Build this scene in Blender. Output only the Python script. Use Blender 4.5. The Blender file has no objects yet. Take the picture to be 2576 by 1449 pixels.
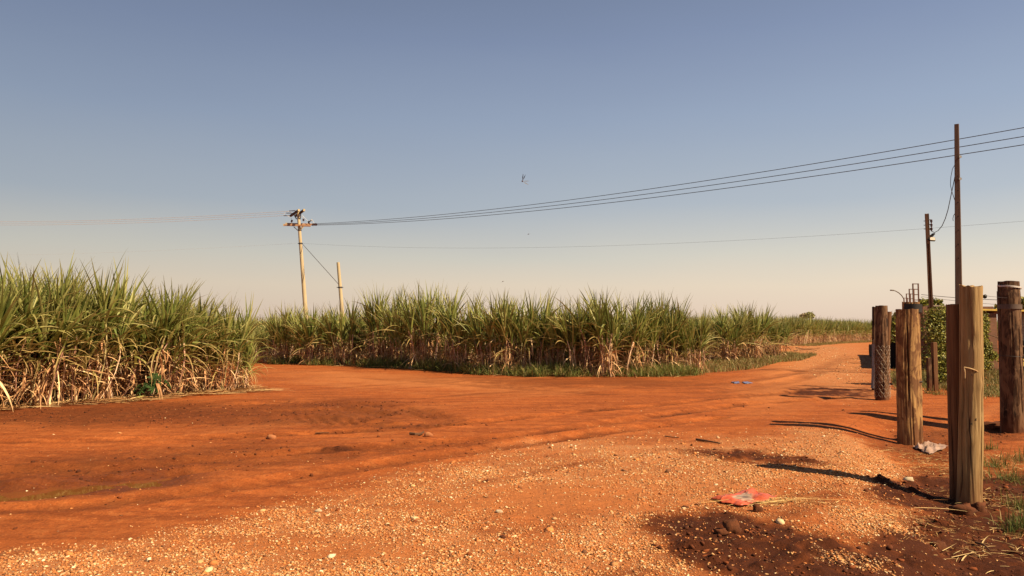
import bpy, math, random
import numpy as np
from mathutils import Vector, Matrix

# ------------------------------------------------------------------ camera, sky, sun, exposure
scene = bpy.context.scene
COL = scene.collection
CAM_Z = 1.45
F = 1935.0                      # focal length in pixels of a 2576 px wide picture
CX, CY, HOR = 1288.0, 724.5, 832.0
PITCH = math.atan((HOR - CY) / F)
cam_data = bpy.data.cameras.new("camera")
cam_data.sensor_width = 36.0
cam_data.lens = 36.0 * F / 2576.0
cam_data.clip_start = 0.05
cam_data.clip_end = 12000.0
cam = bpy.data.objects.new("camera", cam_data)
COL.objects.link(cam)
cam.location = (0, 0, CAM_Z)
cam.rotation_euler = (math.pi / 2 + PITCH, 0, 0)
scene.camera = cam

SUN_EL = math.radians(44.0)
SUN_AZ = math.radians(122.7)     # clockwise from +Y: behind the camera, to its right
world = bpy.data.worlds.new("World")
scene.world = world
world.use_nodes = True
wn, wl = world.node_tree.nodes, world.node_tree.links
wn.clear()
w_out = wn.new("ShaderNodeOutputWorld")
w_bg = wn.new("ShaderNodeBackground")
w_bg.inputs["Strength"].default_value = 0.0545
sky = wn.new("ShaderNodeTexSky")
sky.sky_type = 'NISHITA'
sky.sun_disc = False
sky.sun_elevation = SUN_EL
sky.sun_rotation = SUN_AZ
sky.altitude = 300
sky.air_density = 1.0
sky.dust_density = 3.0
sky.ozone_density = 1.5
# dusty air: a warm veil that thickens towards the horizon
geo = wn.new("ShaderNodeTexCoord")
sep = wn.new("ShaderNodeSeparateXYZ")
wl.new(geo.outputs["Generated"], sep.inputs[0])
ramp = wn.new("ShaderNodeValToRGB")
SKY_RAMP = [(0.0, (0.73, 0.555, 0.435)), (0.03, (0.78, 0.62, 0.485)), (0.06, (0.78, 0.65, 0.50)), (0.10, (0.64, 0.605, 0.52)),
            (0.165, (0.42, 0.465, 0.515)), (0.265, (0.30, 0.365, 0.48)),
            (0.355, (0.215, 0.27, 0.40)), (0.42, (0.175, 0.222, 0.335)), (0.75, (0.05, 0.075, 0.14)), (1.0, (0.03, 0.05, 0.10))]
cr = ramp.color_ramp
cr.interpolation = 'LINEAR'
while len(cr.elements) < len(SKY_RAMP):
    cr.elements.new(0.5)
for e, (p, c) in zip(cr.elements, SKY_RAMP):
    e.position = p
    e.color = (c[0], c[1], c[2], 1)
hz_map = wn.new("ShaderNodeMapping"); hz_map.inputs["Scale"].default_value = (1.6, 1.6, 7.0)
wl.new(geo.outputs["Generated"], hz_map.inputs["Vector"])
hz_n = wn.new("ShaderNodeTexNoise"); hz_n.inputs["Scale"].default_value = 1.0; hz_n.inputs["Detail"].default_value = 4
wl.new(hz_map.outputs[0], hz_n.inputs["Vector"])
hz = wn.new("ShaderNodeMath"); hz.operation = 'MULTIPLY_ADD'; hz.inputs[1].default_value = 0.045
wl.new(hz_n.outputs["Fac"], hz.inputs[0]); wl.new(sep.outputs["Z"], hz.inputs[2])
hz2 = wn.new("ShaderNodeMath"); hz2.operation = 'SUBTRACT'; hz2.inputs[1].default_value = 0.0225
wl.new(hz.outputs[0], hz2.inputs[0])
wl.new(hz2.outputs[0], ramp.inputs["Fac"])
dust = wn.new("ShaderNodeVectorMath"); dust.operation = 'SCALE'
dust.inputs["Scale"].default_value = 10.0
wl.new(ramp.outputs["Color"], dust.inputs[0])
# slightly thicker, brighter dust on the sunward (right hand) side
xr = wn.new("ShaderNodeMapRange")
xr.inputs["From Min"].default_value = -0.6; xr.inputs["From Max"].default_value = 0.6
xr.inputs["To Min"].default_value = 0.88; xr.inputs["To Max"].default_value = 1.20
wl.new(sep.outputs["X"], xr.inputs["Value"])
dust2 = wn.new("ShaderNodeVectorMath"); dust2.operation = 'SCALE'
wl.new(dust.outputs[0], dust2.inputs[0]); wl.new(xr.outputs[0], dust2.inputs["Scale"])
wmix = wn.new("ShaderNodeMix"); wmix.data_type = 'RGBA'
wmix.inputs["Factor"].default_value = 0.88
wl.new(sky.outputs[0], wmix.inputs["A"]); wl.new(dust2.outputs[0], wmix.inputs["B"])
wl.new(wmix.outputs["Result"], w_bg.inputs["Color"])
wl.new(w_bg.outputs[0], w_out.inputs[0])

sun_d = bpy.data.lights.new("sun", 'SUN')
sun_d.energy = 5.0
sun_d.angle = math.radians(0.5)
sun_d.color = (1.0, 0.79, 0.52)
sun_o = bpy.data.objects.new("sun", sun_d)
COL.objects.link(sun_o)
to_sun = Vector((math.sin(SUN_AZ) * math.cos(SUN_EL), math.cos(SUN_AZ) * math.cos(SUN_EL), math.sin(SUN_EL)))
sun_o.rotation_euler = to_sun.to_track_quat('Z', 'Y').to_euler()
sun_o.location = (20, -30, 40)

scene.view_settings.view_transform = 'Standard'
scene.view_settings.look = 'None'
scene.view_settings.exposure = 0.88
scene.view_settings.gamma = 1.0
scene.render.engine = 'CYCLES'
scene.cycles.max_bounces = 6
scene.cycles.transparent_max_bounces = 8
scene.cycles.use_denoising = True

# ------------------------------------------------------------------ helpers
def vhash(ix, iy, seed):
    h = (ix.astype(np.int64) * 374761393 + iy.astype(np.int64) * 668265263 + seed * 1442695041) & 0xffffffff
    h = ((h ^ (h >> 13)) * 1274126177) & 0xffffffff
    return ((h ^ (h >> 16)) & 0xffff) / 65535.0

def vn(x, y, seed=0):
    """value noise, -1..1"""
    x = np.asarray(x, float); y = np.asarray(y, float)
    ix = np.floor(x); iy = np.floor(y)
    fx = x - ix; fy = y - iy
    fx = fx * fx * (3 - 2 * fx); fy = fy * fy * (3 - 2 * fy)
    a = vhash(ix, iy, seed); b = vhash(ix + 1, iy, seed)
    c = vhash(ix, iy + 1, seed); d = vhash(ix + 1, iy + 1, seed)
    return ((a * (1 - fx) + b * fx) * (1 - fy) + (c * (1 - fx) + d * fx) * fy) * 2 - 1

def fbm(x, y, seed=0, octv=4, gain=0.5):
    s = 0; a = 1; t = 0
    for i in range(octv):
        s = s + a * vn(x * 2 ** i, y * 2 ** i, seed + i * 17); t += a; a *= gain
    return s / t

def sst(a, b, x):
    t = np.clip((x - a) / (b - a), 0, 1)
    return t * t * (3 - 2 * t)

def ray(px, py):
    a, b = (px - CX) / F, (CY - py) / F
    c, s = math.cos(PITCH), math.sin(PITCH)
    return Vector((a, c - b * s, s + b * c))

def W(px, py, depth):
    """point seen at photo pixel (px, py), 'depth' metres ahead"""
    d = ray(px, py)
    return Vector((0, 0, CAM_Z)) + d * (depth / d.y)

def ground_px(x, y):
    """where a flat-ground point would be seen, for transferring the layout of soil zones"""
    yy = np.maximum(y, 0.5)
    return CX + F * x / yy, HOR + F * (CAM_Z - gh(x, y)) / yy

PUD = [(-6.2, 6.75), (-4.65, 7.1), (-3.7, 7.85)]
def flat_px(pts):
    return [((px - CX) * CAM_Z / (py - HOR), F * CAM_Z / (py - HOR)) for px, py in pts]
RUTS = [(flat_px(p), w, k) for p, w, k in (
    ([(620, 1016), (780, 1010), (930, 1018), (1060, 1036), (1120, 1056), (1040, 1072), (880, 1062), (760, 1052)], .42, .75),
    ([(700, 1034), (860, 1030), (960, 1042), (900, 1054)], .30, .65),
    ([(-200, 1190), (300, 1170), (700, 1140), (1000, 1120), (1300, 1092), (1600, 1052), (1900, 1012), (2100, 1000)], .26, .8),
    ([(-200, 1120), (300, 1108), (700, 1092), (1000, 1078), (1300, 1050), (1600, 1024), (2000, 985)], .24, .75),
    ([(-200, 1290), (250, 1262), (600, 1215), (900, 1170), (1200, 1128), (1500, 1085), (1800, 1050)], .22, .65),
    ([(1200, 960), (1500, 972), (1700, 968), (1900, 955), (2060, 925), (2130, 895)], .45, .5),
    ([(640, 950), (900, 948), (1200, 968), (1500, 990), (1800, 985), (2000, 955), (2100, 925)], .35, .4))]
def seg_dist(x, y, pts):
    best = None
    for (ax, ay), (bx, by) in zip(pts[:-1], pts[1:]):
        dx, dy = bx - ax, by - ay
        t = np.clip(((x - ax) * dx + (y - ay) * dy) / (dx * dx + dy * dy), 0, 1)
        d = np.hypot(x - ax - t * dx, y - ay - t * dy)
        best = d if best is None else np.minimum(best, d)
    return best

def ell(px, py, cx, cy, rx, ry, soft=0.35, rot=0.0):
    c, s = math.cos(rot), math.sin(rot)
    u = ((px - cx) * c + (py - cy) * s) / rx
    v = (-(px - cx) * s + (py - cy) * c) / ry
    r = np.hypot(u, v)
    return 1 - sst(1 - soft, 1 + soft, r)

def poly_mask(px, py, pts, soft):
    """soft inside-mask of a polygon in layout space"""
    inside = np.zeros(px.shape, bool); dist = np.full(px.shape, 1e9)
    n = len(pts)
    for i in range(n):
        (x0, y0), (x1, y1) = pts[i], pts[(i + 1) % n]
        if y0 != y1:
            c = ((y0 > py) != (y1 > py)) & (px < (x1 - x0) * (py - y0) / (y1 - y0) + x0)
            inside ^= c
        dx, dy = x1 - x0, y1 - y0
        t = np.clip(((px - x0) * dx + (py - y0) * dy) / (dx * dx + dy * dy), 0, 1)
        dist = np.minimum(dist, np.hypot(px - x0 - t * dx, (py - y0 - t * dy) * 2.0))
    sd = np.where(inside, dist, -dist)
    return sst(-soft, soft, sd)

GRAVEL = [(-250, 1500), (-100, 1415), (300, 1360), (650, 1310), (860, 1235), (1130, 1165), (1330, 1110), (1480, 1090),
          (1760, 1098), (1890, 1102), (2030, 1085), (2150, 1130), (2235, 1190), (2300, 1262), (2330, 1340), (2300, 1500)]

def zones(x, y):
    """dark (moist, turned soil and painted cast shadows), pale dust, and gravel share at ground points"""
    px, py = ground_px(x, y)
    near = y > 2.5
    wx = px + 60 * fbm(x * 0.9, y * 0.9, 5) + 22 * fbm(x * 4, y * 4, 6)
    wy = py + 16 * fbm(x * 0.9, y * 0.9, 7) + 10 * fbm(x * 4, y * 4, 8)
    wx = wx + 12 * fbm(x * 11, y * 11, 9, 2); wy = wy + 5 * fbm(x * 11, y * 11, 10, 2)
    dark = np.zeros(x.shape)
    def add(m, k=1.0):
        nonlocal dark
        dark = np.maximum(dark, m * k)
    add(ell(wx, wy, 1905, 1378, 300, 80, 0.22, 0.16), 1.0)
    add(ell(wx, wy, 2430, 1410, 300, 150, 0.3), 1.0)
    add(sst(2200, 2340, wx) * sst(1150, 1215, wy), 0.78)
    add(ell(wx, wy, 2480, 1330, 260, 60, 0.3), 0.9)
    add(ell(wx, wy, 2300, 1245, 160, 32, 0.3, 0.12), 0.95)
    add(ell(wx, wy, 1890, 1148, 190, 17, 0.35, 0.10), 0.75)
    add(ell(wx, wy, 2330, 1115, 140, 36, 0.4), 0.55)
    add(ell(wx, wy, 2500, 1085, 140, 16, 0.4), 0.55)
    add(ell(wx, wy, 2110, 1446, 150, 40, 0.3), 0.8)  # shadow from something out of view, painted into the soil colour
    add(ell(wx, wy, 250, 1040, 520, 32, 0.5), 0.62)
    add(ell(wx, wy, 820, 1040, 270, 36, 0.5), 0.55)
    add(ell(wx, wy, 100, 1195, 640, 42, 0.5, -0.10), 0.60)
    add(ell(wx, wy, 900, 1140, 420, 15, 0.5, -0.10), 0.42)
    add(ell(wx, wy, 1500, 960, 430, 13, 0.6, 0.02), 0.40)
    add(ell(wx, wy, 2080, 988, 110, 8, 0.5, 0.03), 0.8)  # cast shadow streak across the road, painted as darker ground
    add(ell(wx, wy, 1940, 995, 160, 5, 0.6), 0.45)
    u, v = x * .68 + y * .73, x * .73 - y * .68
    dark = np.maximum(dark, 0.45 * sst(0.25, 0.8, fbm(v * 1.9, u * .16, 31, 3)) * sst(1.2, -0.6, v) * (y < 30))
    for q_, w_, k_ in RUTS:
        dr = seg_dist(x, y, q_) + 0.10 * fbm(x * 2.2, y * 2.2, 95, 3)
        add(1 - sst(w_ * .4, w_, dr), k_ * (0.55 + 0.45 * vn(x * 1.4, y * 1.4, 96)))
    dark = np.where(near, dark, 0.3)
    dark = np.where(dark > .5, .5 + .5 * sst(.5, .85, dark), dark)
    gr = poly_mask(wx, wy, GRAVEL, 80)
    gr = gr * (0.3 + 0.7 * sst(-0.4, 0.4, fbm(x * 0.9, y * 0.9, 12))) * (0.55 + 0.45 * sst(-.3, .3, fbm(x * 3.5, y * 3.5, 14, 2)))
    gr = gr * (1 - 0.85 * ell(wx, wy, 1430, 1250, 300, 42, 0.6, -0.05)) * (1 - 0.7 * ell(wx, wy, 850, 1360, 280, 40, 0.6))
    gr = np.maximum(gr, 0.58 * ell(wx, wy, 2100, 925, 110, 58, 0.6, 0.35))
    gr = np.maximum(gr, 1.0 * ell(wx, wy, 2030, 880, 75, 9, 0.5, -0.1))
    gr = np.maximum(gr, 0.7 * ell(wx, wy, 2130, 985, 110, 16, 0.5))
    gr = np.maximum(gr, 1.0 * ell(wx, wy, 2140, 1165, 150, 50, 0.45, 0.45))
    gr = np.maximum(gr, 0.35 * ell(wx, wy, 1280, 1180, 330, 26, 0.6, -0.2))
    gr = gr * (1 - np.clip(dark * 1.25, 0, 0.94))
    gr = np.maximum(gr, 0.9 * ell(wx, wy, 2150, 1305, 120, 22, 0.4, 0.25))
    gr = np.maximum(gr, 0.8 * ell(wx, wy, 2130, 1390, 100, 16, 0.4, 0.2))
    pale = ell(wx, wy, 1450, 1240, 420, 55, 0.7, -0.06) * 0.75
    pale = np.maximum(pale, 0.85 * ell(wx, wy, 1030, 960, 300, 18, 0.7, 0.05))
    pale = np.maximum(pale, 0.95 * ell(wx, wy, 2050, 920, 190, 66, 0.6, -0.4))
    pale = np.maximum(pale, 0.45 * ell(wx, wy, 800, 1370, 500, 50, 0.7))
    pale = np.maximum(pale, 0.6 * gr)
    pale = np.maximum(pale, 0.5 * sst(0.15, 0.8, fbm(v * 1.2, u * .14, 44, 3)))
    return np.clip(dark, 0, 1), np.clip(pale, 0, 1), np.clip(gr, 0, 1)

def gh(x, y):
    x = np.asarray(x, float); y = np.asarray(y, float)
    u, v = x * .68 + y * .73, x * .73 - y * .68
    z = 0.035 * fbm(x * .28, y * .28, 3, 3)
    z = z + 0.022 * fbm(v * 1.7, u * .13, 21, 3) * sst(2.0, 0.0, v) * sst(70, 30, y)
    s = (x - 3.25) * .928 - (y - 6.9) * .373
    verge = sst(-0.35, 0.65, s) * (1 - sst(12.4, 13.8, y)) * sst(1.0, 3.0, y)
    z = z - 0.17 * verge
    for q_, w_, k_ in RUTS:
        dr = seg_dist(x, y, q_)
        z = z - 0.05 * k_ * (1 - sst(w_ * .3, w_, dr)) + 0.025 * k_ * np.exp(-((dr - w_ * 1.2) / (w_ * .35)) ** 2)
    dp = seg_dist(x, y, PUD) + 0.30 * fbm(x * 1.9, y * 3.4, 91, 3)
    z = z - 0.085 * (1 - sst(0.1, 0.8, dp)) + 0.034 * (dp < 0.9) * fbm(x * 3.1, y * 5.0, 92, 2) * (1 - sst(.5, .9, dp))
    return z

def gz(x, y):
    return float(gh(np.array([x]), np.array([y]))[0])

def G(px, py):
    """ground point seen at photo pixel"""
    d = ray(px, py); z = 0.0
    for _ in range(25):
        t = (z - CAM_Z) / d.z
        z = 0.5 * z + 0.5 * gz(d.x * t, d.y * t)
    t = (z - CAM_Z) / d.z
    return Vector((d.x * t, d.y * t, z))

def np_mesh(name, verts, faces, mat, parent=None, cols=None, smooth=False, attrs=None, link=True, origin=None):
    me = bpy.data.meshes.new(name)
    verts = np.asarray(verts, np.float32).reshape(-1, 3)
    if origin is not None:
        verts = verts - np.asarray(origin, np.float32)
    if not isinstance(faces, (list, tuple)):
        faces = [faces]
    faces = [np.asarray(f, np.int32) for f in faces if len(f)]
    loops = np.concatenate([f.ravel() for f in faces])
    sizes = np.concatenate([np.full(len(f), f.shape[1], np.int32) for f in faces])
    starts = np.concatenate([[0], np.cumsum(sizes)[:-1]]).astype(np.int32)
    me.vertices.add(len(verts)); me.vertices.foreach_set("co", verts.ravel())
    me.loops.add(len(loops)); me.loops.foreach_set("vertex_index", loops)
    me.polygons.add(len(sizes)); me.polygons.foreach_set("loop_start", starts)
    me.polygons.foreach_set("loop_total", sizes)
    if smooth:
        me.polygons.foreach_set("use_smooth", np.ones(len(sizes), bool))
    me.update(calc_edges=True)
    if cols is not None:
        a = me.attributes.new("tone", 'FLOAT_COLOR', 'POINT')
        c = np.ones((len(verts), 4), np.float32); c[:, :3] = cols
        a.data.foreach_set("color", c.ravel())
    for k, v in (attrs or {}).items():
        a = me.attributes.new(k, 'FLOAT', 'POINT')
        a.data.foreach_set("value", np.asarray(v, np.float32).ravel())
    if mat:
        me.materials.append(mat)
    if not link:
        return me
    o = bpy.data.objects.new(name, me)
    COL.objects.link(o)
    if origin is not None and parent is None:
        o.location = origin
    if parent is not None:
        o.parent = parent
    return o

class MB:
    """collects shapes, then becomes one mesh object"""
    def __init__(self):
        self.v, self.f, self.c, self.col = [], [], [], (1, 1, 1)
    def add(self, vs, fs):
        n = len(self.v)
        self.v += [tuple(p) for p in vs]
        self.c += [self.col] * len(vs)
        self.f += [tuple(i + n for i in q) for q in fs]
    def box(self, c, size, rot=None, bev=0.0):
        hx, hy, hz = (s / 2 for s in size)
        R = rot or Matrix.Identity(3)
        c = Vector(c)
        if bev <= 0:
            vs = [c + R @ Vector((sx * hx, sy * hy, sz * hz)) for sz in (-1, 1) for sy in (-1, 1) for sx in (-1, 1)]
            self.add(vs, [(0, 2, 3, 1), (4, 5, 7, 6), (0, 1, 5, 4), (2, 6, 7, 3), (0, 4, 6, 2), (1, 3, 7, 5)])
        else:
            prof = []
            for sx, sy in ((1, 1), (-1, 1), (-1, -1), (1, -1)):
                for q in ((hx - bev, hy), (hx, hy - bev)) if sx * sy < 0 else ((hx, hy - bev), (hx - bev, hy)):
                    prof.append((sx * q[0], sy * q[1]))
            rings = [(-hz, bev), (-hz + bev, 0), (hz - bev, 0), (hz, bev)]
            vs = []
            for z, ins in rings:
                for (x, y) in prof:
                    vs.append(c + R @ Vector((x * (1 - ins / max(hx, 1e-6)), y * (1 - ins / max(hy, 1e-6)), z)))
            fs = []
            for r in range(3):
                for i in range(8):
                    j = (i + 1) % 8
                    fs.append((r * 8 + i, r * 8 + j, (r + 1) * 8 + j, (r + 1) * 8 + i))
            fs.append(tuple(range(7, -1, -1))); fs.append(tuple(range(24, 32)))
            self.add(vs, fs)
    def bar(self, a, b, w, h, bev=0.0, up=(0, 0, 1)):
        a, b = Vector(a), Vector(b)
        d = (b - a); L = d.length; d.normalize()
        x = d.cross(Vector(up))
        if x.length < 1e-4:
            x = d.cross(Vector((0, 1, 0)))
        x.normalize(); y = x.cross(d).normalized() * -1
        R = Matrix((x, y, d)).transposed()
        if R.determinant() < 0:
            R = Matrix((x, -y, d)).transposed()
        self.box((a + b) / 2, (w, h, L), R, bev)
    def tube(self, pts, r, n=8, cap=True):
        pts = [Vector(p) for p in pts]
        rs = r if isinstance(r, (list, tuple)) else [r] * len(pts)
        vs, fs = [], []
        ref = None
        for i, p in enumerate(pts):
            d = (pts[min(i + 1, len(pts) - 1)] - pts[max(i - 1, 0)]).normalized()
            if ref is None:
                ref = d.cross(Vector((0, 0, 1)))
                if ref.length < 1e-3:
                    ref = d.cross(Vector((0, 1, 0)))
            ref = (ref - d * ref.dot(d)).normalized()
            q = d.cross(ref)
            for k in range(n):
                a = 2 * math.pi * k / n
                vs.append(p + (ref * math.cos(a) + q * math.sin(a)) * rs[i])
        for i in range(len(pts) - 1):
            for k in range(n):
                k2 = (k + 1) % n
                fs.append((i * n + k, i * n + k2, (i + 1) * n + k2, (i + 1) * n + k))
        if cap:
            fs.append(tuple(range(n - 1, -1, -1)))
            fs.append(tuple((len(pts) - 1) * n + k for k in range(n)))
        self.add(vs, fs)
    def build(self, name, mat, parent=None, smooth=False, origin=None):
        me = bpy.data.meshes.new(name)
        o0 = Vector(origin) if origin is not None else (Vector(parent.location) if parent else None)
        if parent is not None and parent.parent is not None and origin is None:
            o0 = Vector(parent.parent.location)
        vs = self.v if o0 is None else [tuple(Vector(p) - o0) for p in self.v]
        me.from_pydata(vs, [], self.f)
        if smooth:
            me.polygons.foreach_set("use_smooth", [True] * len(me.polygons))
            try:
                me.set_sharp_from_angle(angle=math.radians(40))
            except Exception:
                pass
        a = me.attributes.new("tone", 'FLOAT_COLOR', 'POINT')
        a.data.foreach_set("color", [k for c in self.c for k in (*c, 1.0)])
        me.materials.append(mat)
        o = bpy.data.objects.new(name, me)
        COL.objects.link(o)
        if parent is not None:
            o.parent = parent
        elif origin is not None:
            o.location = origin
        return o

def tag(o, label=None, cat=None, group=None, kind=None):
    if label: o["label"] = label
    if cat: o["category"] = cat
    if group: o["group"] = group
    if kind: o["kind"] = kind
    return o

def thing(name, label, cat, loc=(0, 0, 0), group=None):
    o = bpy.data.objects.new(name, None)
    o.empty_display_size = 0.2
    COL.objects.link(o)
    o.location = loc
    return tag(o, label, cat, group)

# ------------------------------------------------------------------ materials
ALB = 0.78
def alb(c, k=None):
    return tuple(x * (ALB if k is None else k) for x in c)

def new_mat(name):
    m = bpy.data.materials.new(name)
    m.use_nodes = True
    nt = m.node_tree
    b = nt.nodes["Principled BSDF"]
    return m, nt.nodes, nt.links, b

def mixc(N, L, fac, a, b, mode='MIX'):
    n = N.new("ShaderNodeMix"); n.data_type = 'RGBA'; n.blend_type = mode
    for sock, val in ((n.inputs["Factor"], fac), (n.inputs["A"], a), (n.inputs["B"], b)):
        if hasattr(val, "node"):
            L.new(val, sock)
        elif isinstance(val, (int, float)):
            sock.default_value = val
        else:
            sock.default_value = (*val, 1)
    return n.outputs["Result"]

def noise(N, L, vec, scale, detail=4, rough=0.55, dist=0.0):
    n = N.new("ShaderNodeTexNoise")
    n.inputs["Scale"].default_value = scale; n.inputs["Detail"].default_value = detail
    n.inputs["Roughness"].default_value = rough; n.inputs["Distortion"].default_value = dist
    if vec is not None:
        L.new(vec, n.inputs["Vector"])
    return n.outputs["Fac"]

def rng(N, L, val, a, b, c=0.0, d=1.0):
    n = N.new("ShaderNodeMapRange")
    n.inputs["From Min"].default_value = a; n.inputs["From Max"].default_value = b
    n.inputs["To Min"].default_value = c; n.inputs["To Max"].default_value = d
    L.new(val, n.inputs["Value"])
    return n.outputs[0]

def coords(N, L, kind="Object", scale=(1, 1, 1)):
    t = N.new("ShaderNodeTexCoord"); mp = N.new("ShaderNodeMapping")
    mp.inputs["Scale"].default_value = scale
    L.new(t.outputs[kind], mp.inputs["Vector"])
    return mp.outputs[0]

def bump(N, L, b, h, strength=0.4, dist=0.01):
    n = N.new("ShaderNodeBump")
    n.inputs["Strength"].default_value = strength; n.inputs["Distance"].default_value = dist
    L.new(h, n.inputs["Height"]); L.new(n.outputs[0], b.inputs["Normal"])

def attr(N, name, out="Fac"):
    a = N.new("ShaderNodeAttribute"); a.attribute_name = name
    return a.outputs[out]

def plain(name, c, c2=None, rough=0.7, scale=12, metal=0.0, stretch=(1, 1, 1), bmp=0.2):
    m, N, L, b = new_mat(name)
    v = coords(N, L, "Object", stretch)
    n = noise(N, L, v, scale, 5, 0.6)
    c2 = alb(c2 or tuple(k * 0.7 for k in c)); c = alb(c)
    L.new(mixc(N, L, rng(N, L, n, 0.35, 0.65), c, c2), b.inputs["Base Color"])
    b.inputs["Roughness"].default_value = rough
    b.inputs["Metallic"].default_value = metal
    b.inputs["Specular IOR Level"].default_value = 0.3
    if bmp:
        bump(N, L, b, n, bmp, 0.01)
    return m

def toned(name, rough=0.6, trans=0.25, spec=0.3, scale=25, vary=0.35, k=1.0):
    """leaf-like surface; its own colour comes from the tone attribute"""
    m, N, L, b = new_mat(name)
    t = attr(N, "tone", "Color")
    n = noise(N, L, coords(N, L), scale, 2)
    c = mixc(N, L, vary, t, mixc(N, L, rng(N, L, n, 0.3, 0.7), (0.55, 0.55, 0.55), (1.45, 1.45, 1.45)), 'MULTIPLY')
    if k != 1.0:
        c = mixc(N, L, 1.0, c, (k, k, k), 'MULTIPLY')
    L.new(c, b.inputs["Base Color"])
    b.inputs["Roughness"].default_value = rough
    b.inputs["Specular IOR Level"].default_value = spec
    if trans > 0:
        tr = N.new("ShaderNodeBsdfTranslucent"); mx = N.new("ShaderNodeMixShader")
        mx.inputs[0].default_value = trans
        L.new(c, tr.inputs["Color"])
        L.new(b.outputs[0], mx.inputs[1]); L.new(tr.outputs[0], mx.inputs[2])
        L.new(mx.outputs[0], N["Material Output"].inputs[0])
    return m

def wood(name, dark, mid, light, zs=1.2, xs=22, patch=0.0, patch_c=(0.08, 0.05, 0.03), bs=0.8, foot=None):
    dark, mid, light, patch_c = alb(dark), alb(mid), alb(light), alb(patch_c)
    m, N, L, b = new_mat(name)
    v = coords(N, L, "Object", (xs, xs, zs))
    n1 = noise(N, L, v, 1.0, 6, 0.65, 0.4)
    v2 = coords(N, L, "Object", (xs * 3.2, xs * 3.2, zs * 1.3))
    n2 = noise(N, L, v2, 1.0, 3, 0.6)
    c = mixc(N, L, rng(N, L, n1, 0.33, 0.62), dark, mid)
    c = mixc(N, L, rng(N, L, n2, 0.5, 0.78), c, light)
    n3 = noise(N, L, coords(N, L, "Object", (xs * .7, xs * .7, zs * .25)), 1.0, 2, 0.5)
    crack = rng(N, L, n3, 0.345, 0.375, 1.0, 0.0)
    c = mixc(N, L, crack, c, tuple(k * 0.3 for k in dark))
    if patch > 0:
        vp = coords(N, L, "Object", (9, 9, 4))
        p = noise(N, L, vp, 1.0, 4, 0.6, 0.6)
        c = mixc(N, L, rng(N, L, p, 0.5 - 0.02, 0.5 + 0.06, 0, patch), c, patch_c)
    if foot:
        sp = N.new("ShaderNodeSeparateXYZ"); L.new(coords(N, L, "Object"), sp.inputs[0])
        nz = noise(N, L, coords(N, L, "Object", (4, 4, 3)), 1.0, 4)
        ad = N.new("ShaderNodeMath"); ad.operation = 'MULTIPLY_ADD'
        L.new(nz, ad.inputs[0]); ad.inputs[1].default_value = 0.35; L.new(sp.outputs["Z"], ad.inputs[2])
        c = mixc(N, L, rng(N, L, ad.outputs[0], 0.12, 0.5, 0.75, 0.0), c, foot)
    L.new(c, b.inputs["Base Color"])
    b.inputs["Roughness"].default_value = 0.8
    b.inputs["Specular IOR Level"].default_value = 0.2
    bump(N, L, b, n1, bs, 0.012)
    return m

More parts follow.
